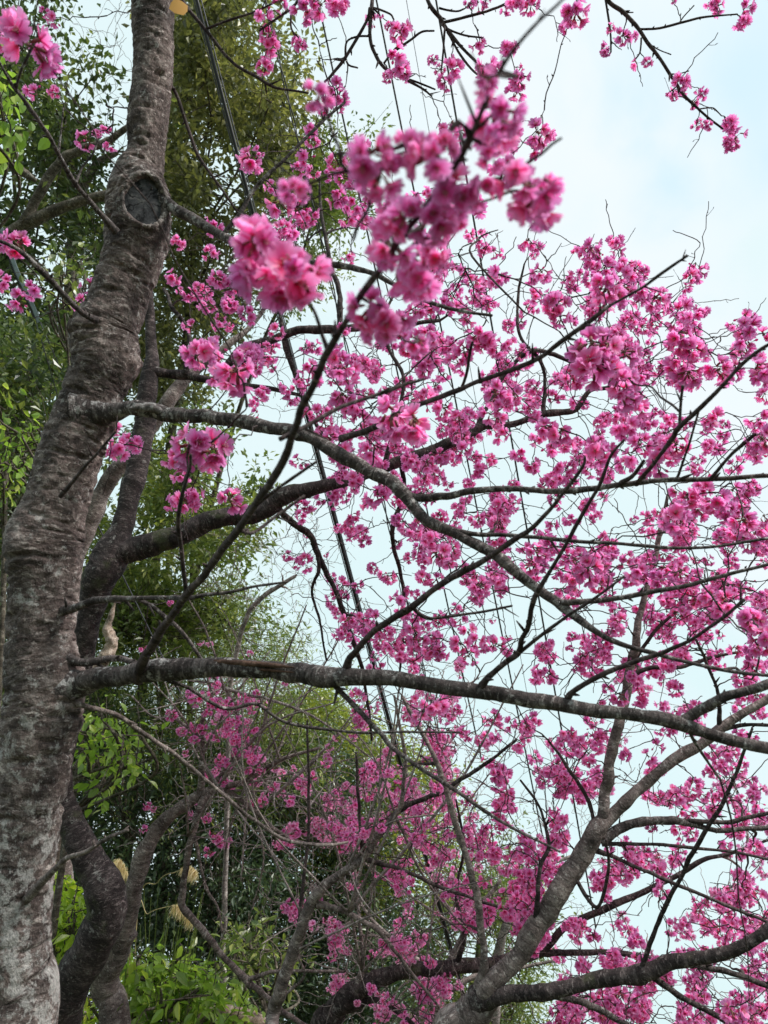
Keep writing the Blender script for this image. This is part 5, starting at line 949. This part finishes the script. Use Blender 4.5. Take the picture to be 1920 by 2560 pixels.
# log at the bottom
b = Buf(); root = thing('tree_stump', 'pale mossy leaning stump at the bottom edge below the lime bush', 'stump', (*P(560, 2560, 4.6)[:2], 0))
c = np.array([[*P(x, y, d), w*d/F/2] for x, y, w, d in [(560, 3180, 120, 4.7), (545, 2800, 100, 4.7), (500, 2600, 60, 4.7), (520, 2545, 40, 4.7), (555, 2532, 34, 4.7), (600, 2540, 40, 4.7), (650, 2552, 30, 4.7), (670, 2560, 8, 4.7)]]); c = spline(c, 8)
tube(b, c[:, :3], c[:, 3], 18, True, .35, 0, 2); part('wood', b, M_dead, root, c[0, :3])

# pampas grass: drooping straw plumes on arching stalks
M_straw = leaf_mat('straw', (.50, .36, .20), (.74, .60, .38), (.90, .80, .60), .4, .03)
root = thing('pampas_grass', 'tall grass with three drooping straw-coloured plumes behind the grey cherry stem', 'grass', (*P(420, 2560, 4.8)[:2], 0))
rs = np.random.default_rng(5); pm = P(420, 2560, 4.8)
for pts, tip, wd in (([(330, 2300), (300, 2220), (280, 2165), (300, 2152)], (318, 2185), 26), ([(340, 2330), (395, 2205), (440, 2180), (470, 2168)], (492, 2182), 30), ([(330, 2332), (370, 2285), (415, 2268), (450, 2268)], (484, 2300), 22)):
    pp = [pm*np.array([1, 1, 0])+np.array([rs.normal()*.1, rs.normal()*.1, 0])]+[P(x, y, 4.8) for x, y in pts]+[P(*tip, 4.8)]
    c = spline(np.array(pp), 10); b = Buf(); tube(b, c, np.linspace(.004, .0015, len(c)), 5, True); part('stalk', b, plain('straw_stalk', (.42, .34, .16)), root, c[0])
    b = Buf(); m = len(c); seg = c[-14:]
    for _ in range(420):
        q = seg[rs.integers(0, len(seg))]; k = q+rs.normal(size=3)*.006
        dirv = np.array([rs.normal()*.3-.45, rs.normal()*.3, -1.0]); dirv /= np.linalg.norm(dirv); l = rs.uniform(.03, .075)
        s_ = np.cross(dirv, rs.normal(size=3)); s_ /= np.linalg.norm(s_); w = .0012
        e = k+dirv*l; mid_ = k+dirv*l*.5+np.array([rs.normal()*.006, 0, .008])
        b.add(np.array([k-s_*w, k+s_*w, mid_+s_*w, mid_-s_*w, e+s_*w*.3, e-s_*w*.3]), [[0, 1, 2, 3], [3, 2, 4, 5]], None, np.tile([0, 0, rs.uniform(.2, 1)], (6, 1)))
    part('plume', b, M_straw, root, seg[0], smooth=False)
b = Buf()
for _ in range(60):
    x = rs.uniform(-.35, .35); a = pm*np.array([1, 1, 0])+np.array([rs.normal()*.08, rs.normal()*.08, 0]); e = P(rs.uniform(300, 560), rs.uniform(2180, 2560), 4.8+rs.normal()*.15); m_ = (a+e)/2+np.array([0, 0, .3])
    c = spline(np.array([a, m_, e]), 5); s_ = np.array([1., .2, 0])*.006; k = len(c); w = np.linspace(1, .15, k)[:, None]
    v = np.vstack([c-s_*w, c+s_*w]); i = np.arange(k-1); b.add(v, np.stack([i, i+1, i+1+k, i+k], -1), None, np.tile([0, 0, rs.uniform(0, .6)], (2*k, 1)))
part('blades', b, L_mid, root, (pm[0], pm[1], 0), smooth=False, kind='stuff')

# autumn leaf caught at the very top beside the trunk
b = Buf(); lt = leaf_mat('autumn_leaf', (.45, .20, .06), (.70, .36, .10), (.85, .5, .15), .5, .04)
lp = P(438, -6, 1.5); tv, tf = leaf_template('leaf'); dd = P(458, 42, 1.5)-lp; Ln = np.linalg.norm(dd); y = dd/Ln; x = np.array([.95, .3, 0.1]); x -= y*(x@y); x /= np.linalg.norm(x); z = np.cross(x, y)
b.add(lp+Ln*(tv[:, 0:1]*.95*x+tv[:, 1:2]*y+tv[:, 2:3]*z), tf, None, np.tile([0, 0, .5], (len(tv), 1)))
o = part('withered_leaf', b, lt, None, lp); tag(o, 'single orange withered leaf at the top edge, right of the thick trunk', 'leaf')

# ------------------------------------------------------------------ overhead lines
def cable(label, a, bb, w, d0, d1, m=M_cable, sag=.04, name='overhead_cable', strands=1):
    p0, p1 = P(*a, d0), P(*bb, d1); t = np.linspace(-.25, 1.15, 60)[:, None]; p = p0*(1-t)+p1*t; p = p-np.array([0, 0, 1])*(4*t*(1-t))*sag
    b = Buf(); r = w*d0/F/2
    if strands == 1: tube(b, p, np.full(60, r), 8)
    else:
        p = spline(p, 6)
        for k in range(strands):
            ph = np.arange(len(p))*.28+k*2*math.pi/strands; off = np.stack([np.cos(ph), np.sin(ph)*.3, np.sin(ph)], -1)*r*.75; tube(b, p+off, np.full(len(p), r*.42), 6)
    o = part(name, b, m, None, p[0]); tag(o, label, 'cable', 'overhead lines'); return o
cable('thickest black cable, running from top left beside the trunk down to lower centre', (492, 0), (1118, 2336), 11, 6.0, 7.2)
cable('thin black wire hugging the left side of the thickest black cable', (484, 0), (1112, 2336), 3.2, 6.0, 7.2, M_wire)
cable('slim wire just right of the thickest black cable', (503, 0), (1128, 2336), 3, 6.0, 7.2, M_wire, .10)
cable('twisted pair of black cables crossing the olive tree left of centre', (663, 0), (1075, 1740), 8, 6.5, 7.5, strands=2)
cable('plain dark wire crossing the sky above the tree with the pointed top', (795, 0), (1160, 1700), 4.6, 6.5, 8)
cable('dark wire that passes behind the left half of the big blurred blossoms', (940, -5), (1330, 1960), 4.6, 6.5, 8)
cable('dark wire nearest the right, vanishing behind the right-hand blossoms', (1090, 0), (1448, 2080), 5, 6.5, 8)
cable('hair-thin pale grey wire in the open sky between two dark wires', (1015, -5), (1338, 1851), 1.6, 7, 9, M_wire, name='thin_wire')
# dead-end strap with its two stay wires on the left
M_galv = plain('galvanised', (.30, .36, .40), .5, .5); M_blk = plain('black_plastic', (.02, .02, .025), .5)
sp_ = P(60, 700, 5.6); root = thing('cable_strap', 'grey serrated cable strap hanging at the left edge behind pink blossoms', 'cable strap', sp_)
b = Buf(); path = spline(np.array([P(-30, 520, 5.6), P(16, 600, 5.6), P(34, 660, 5.6), P(60, 720, 5.6), P(85, 775, 5.6), P(96, 806, 5.6)]), 8); t_, n_, b_ = frames(path)
sv_ = np.cross(t_, FWD); sv_ /= np.linalg.norm(sv_, axis=1)[:, None]; hw = .018; th = .003
v = np.concatenate([path-sv_*hw-FWD*th, path+sv_*hw-FWD*th, path+sv_*hw+FWD*th, path-sv_*hw+FWD*th]); k = len(path); i = np.arange(k-1)
q = np.vstack([np.stack([i+a*k, i+1+a*k, i+1+((a+1) % 4)*k, i+((a+1) % 4)*k], -1) for a in range(4)]+[np.array([[0, k, 2*k, 3*k], [4*k-1, 3*k-1, 2*k-1, k-1]])]); b.add(v, q); part('strap', b, M_galv, root, sp_, smooth=False)
b = Buf()
for j in range(2, k-1, 1):
    for f_ in (0, .5):
        c0 = (path[j]*(1-f_)+path[min(j+1, k-1)]*f_)-sv_[j]*hw; w_ = .008
        bx = np.array([[sx*w_, 0, sz*.004] for sx in (-1, 1) for sz in (-1, 1)])
        vv = np.array([c0+sv_[j]*w_*sx+t_[j]*.0035*st-FWD*.006*sf for sx in (-1, 1) for st in (-1, 1) for sf in (-1, 1)])
        b.add(vv, [[0, 1, 3, 2], [4, 6, 7, 5], [0, 4, 5, 1], [2, 3, 7, 6], [0, 2, 6, 4], [1, 5, 7, 3]])
part('teeth', b, M_blk, root, sp_, smooth=False)
for a_, e_ in (((90, 806), (150, 1010)), ((98, 800), (180, 990))):
    p0, p1 = P(*a_, 5.6), P(*e_, 5.8); b = Buf(); tube(b, np.array([p0, (p0+p1)/2, p1, p1+(p1-p0)*1.2]), np.full(4, .004), 6); part('stay_wire', b, M_wire, root, p0)
o = cable('thin steel wire slanting down left of centre behind the near upright branch', (228, 1280), (425, 1680), 3.4, 5.2, 5.6, M_wire, 0, 'thin_wire')

# ------------------------------------------------------------------ ground
def ground():
    n = 140; g = np.linspace(-1, 1, n); g = np.sign(g)*np.abs(g)**2.4*420; X, Y = np.meshgrid(g, g+0, indexing='ij')
    z = .12*fbm(np.stack([X*.25, Y*.25, X*0], -1), 3, 2)-.05-np.clip(X-6, 0, 60)*.05-np.clip(np.hypot(X, Y)-30, 0, 300)*.01
    b = Buf(); b.add(np.stack([X, Y, z], -1).reshape(-1, 3), grid_faces(n, n)[:, ::-1], None, np.stack([X, Y, z], -1).reshape(-1, 3))
    m, t, o = mat('soil_grass'); tc = N(t, 'ShaderNodeTexCoord'); c1 = noise(t, tc.outputs['Object'], 1.3, 6, .65); c2 = noise(t, tc.outputs['Object'], 40, 5, .7)
    col = rampn(t, c1, [(.35, (.05, .07, .025)), (.5, (.08, .10, .035)), (.65, (.13, .10, .06))]); col = mixrgb(t, .5, col, rampn(t, c2, [(.3, (.4, .4, .4)), (.7, (1.3, 1.3, 1.2))]), 'MULTIPLY')
    s = N(t, 'ShaderNodeBsdfPrincipled'); s.inputs['Roughness'].default_value = .95; t.links.new(col, s.inputs['Base Color']); bp = N(t, 'ShaderNodeBump'); bp.inputs['Distance'].default_value = .05; t.links.new(c2, bp.inputs['Height']); t.links.new(bp.outputs[0], s.inputs['Normal']); t.links.new(s.outputs[0], o.inputs[0])
    me = b.mesh('ground', m); ob = link('ground', me); ob['kind'] = 'structure'
    b = Buf(); rs = np.random.default_rng(9); N_ = 16000; x = rs.uniform(-9, 7, N_); y = rs.uniform(-4, 14, N_)
    zz = .12*fbm(np.stack([x*.25, y*.25, x*0], -1), 3, 2)-.06; h = rs.uniform(.05, .2, N_); an = rs.uniform(0, 6.28, N_); ln = rs.normal(size=(N_, 2))*.05
    p = np.stack([x, y, zz], -1); s_ = np.stack([np.cos(an), np.sin(an), 0*an], -1)*.004; tip = p+np.stack([ln[:, 0], ln[:, 1], h], -1)
    v = np.stack([p-s_, p+s_, tip], 1).reshape(-1, 3); b.add(v, None, np.arange(N_*3).reshape(-1, 3), np.repeat(np.stack([0*x, 0*x, rs.uniform(0, 1, N_)], -1), 3, 0))
    ob = link('grass', b.mesh('grass', L_mid, smooth=False)); tag(ob, 'short green grass on the ground under the cherry trees', 'grass'); ob['kind'] = 'stuff'
ground()
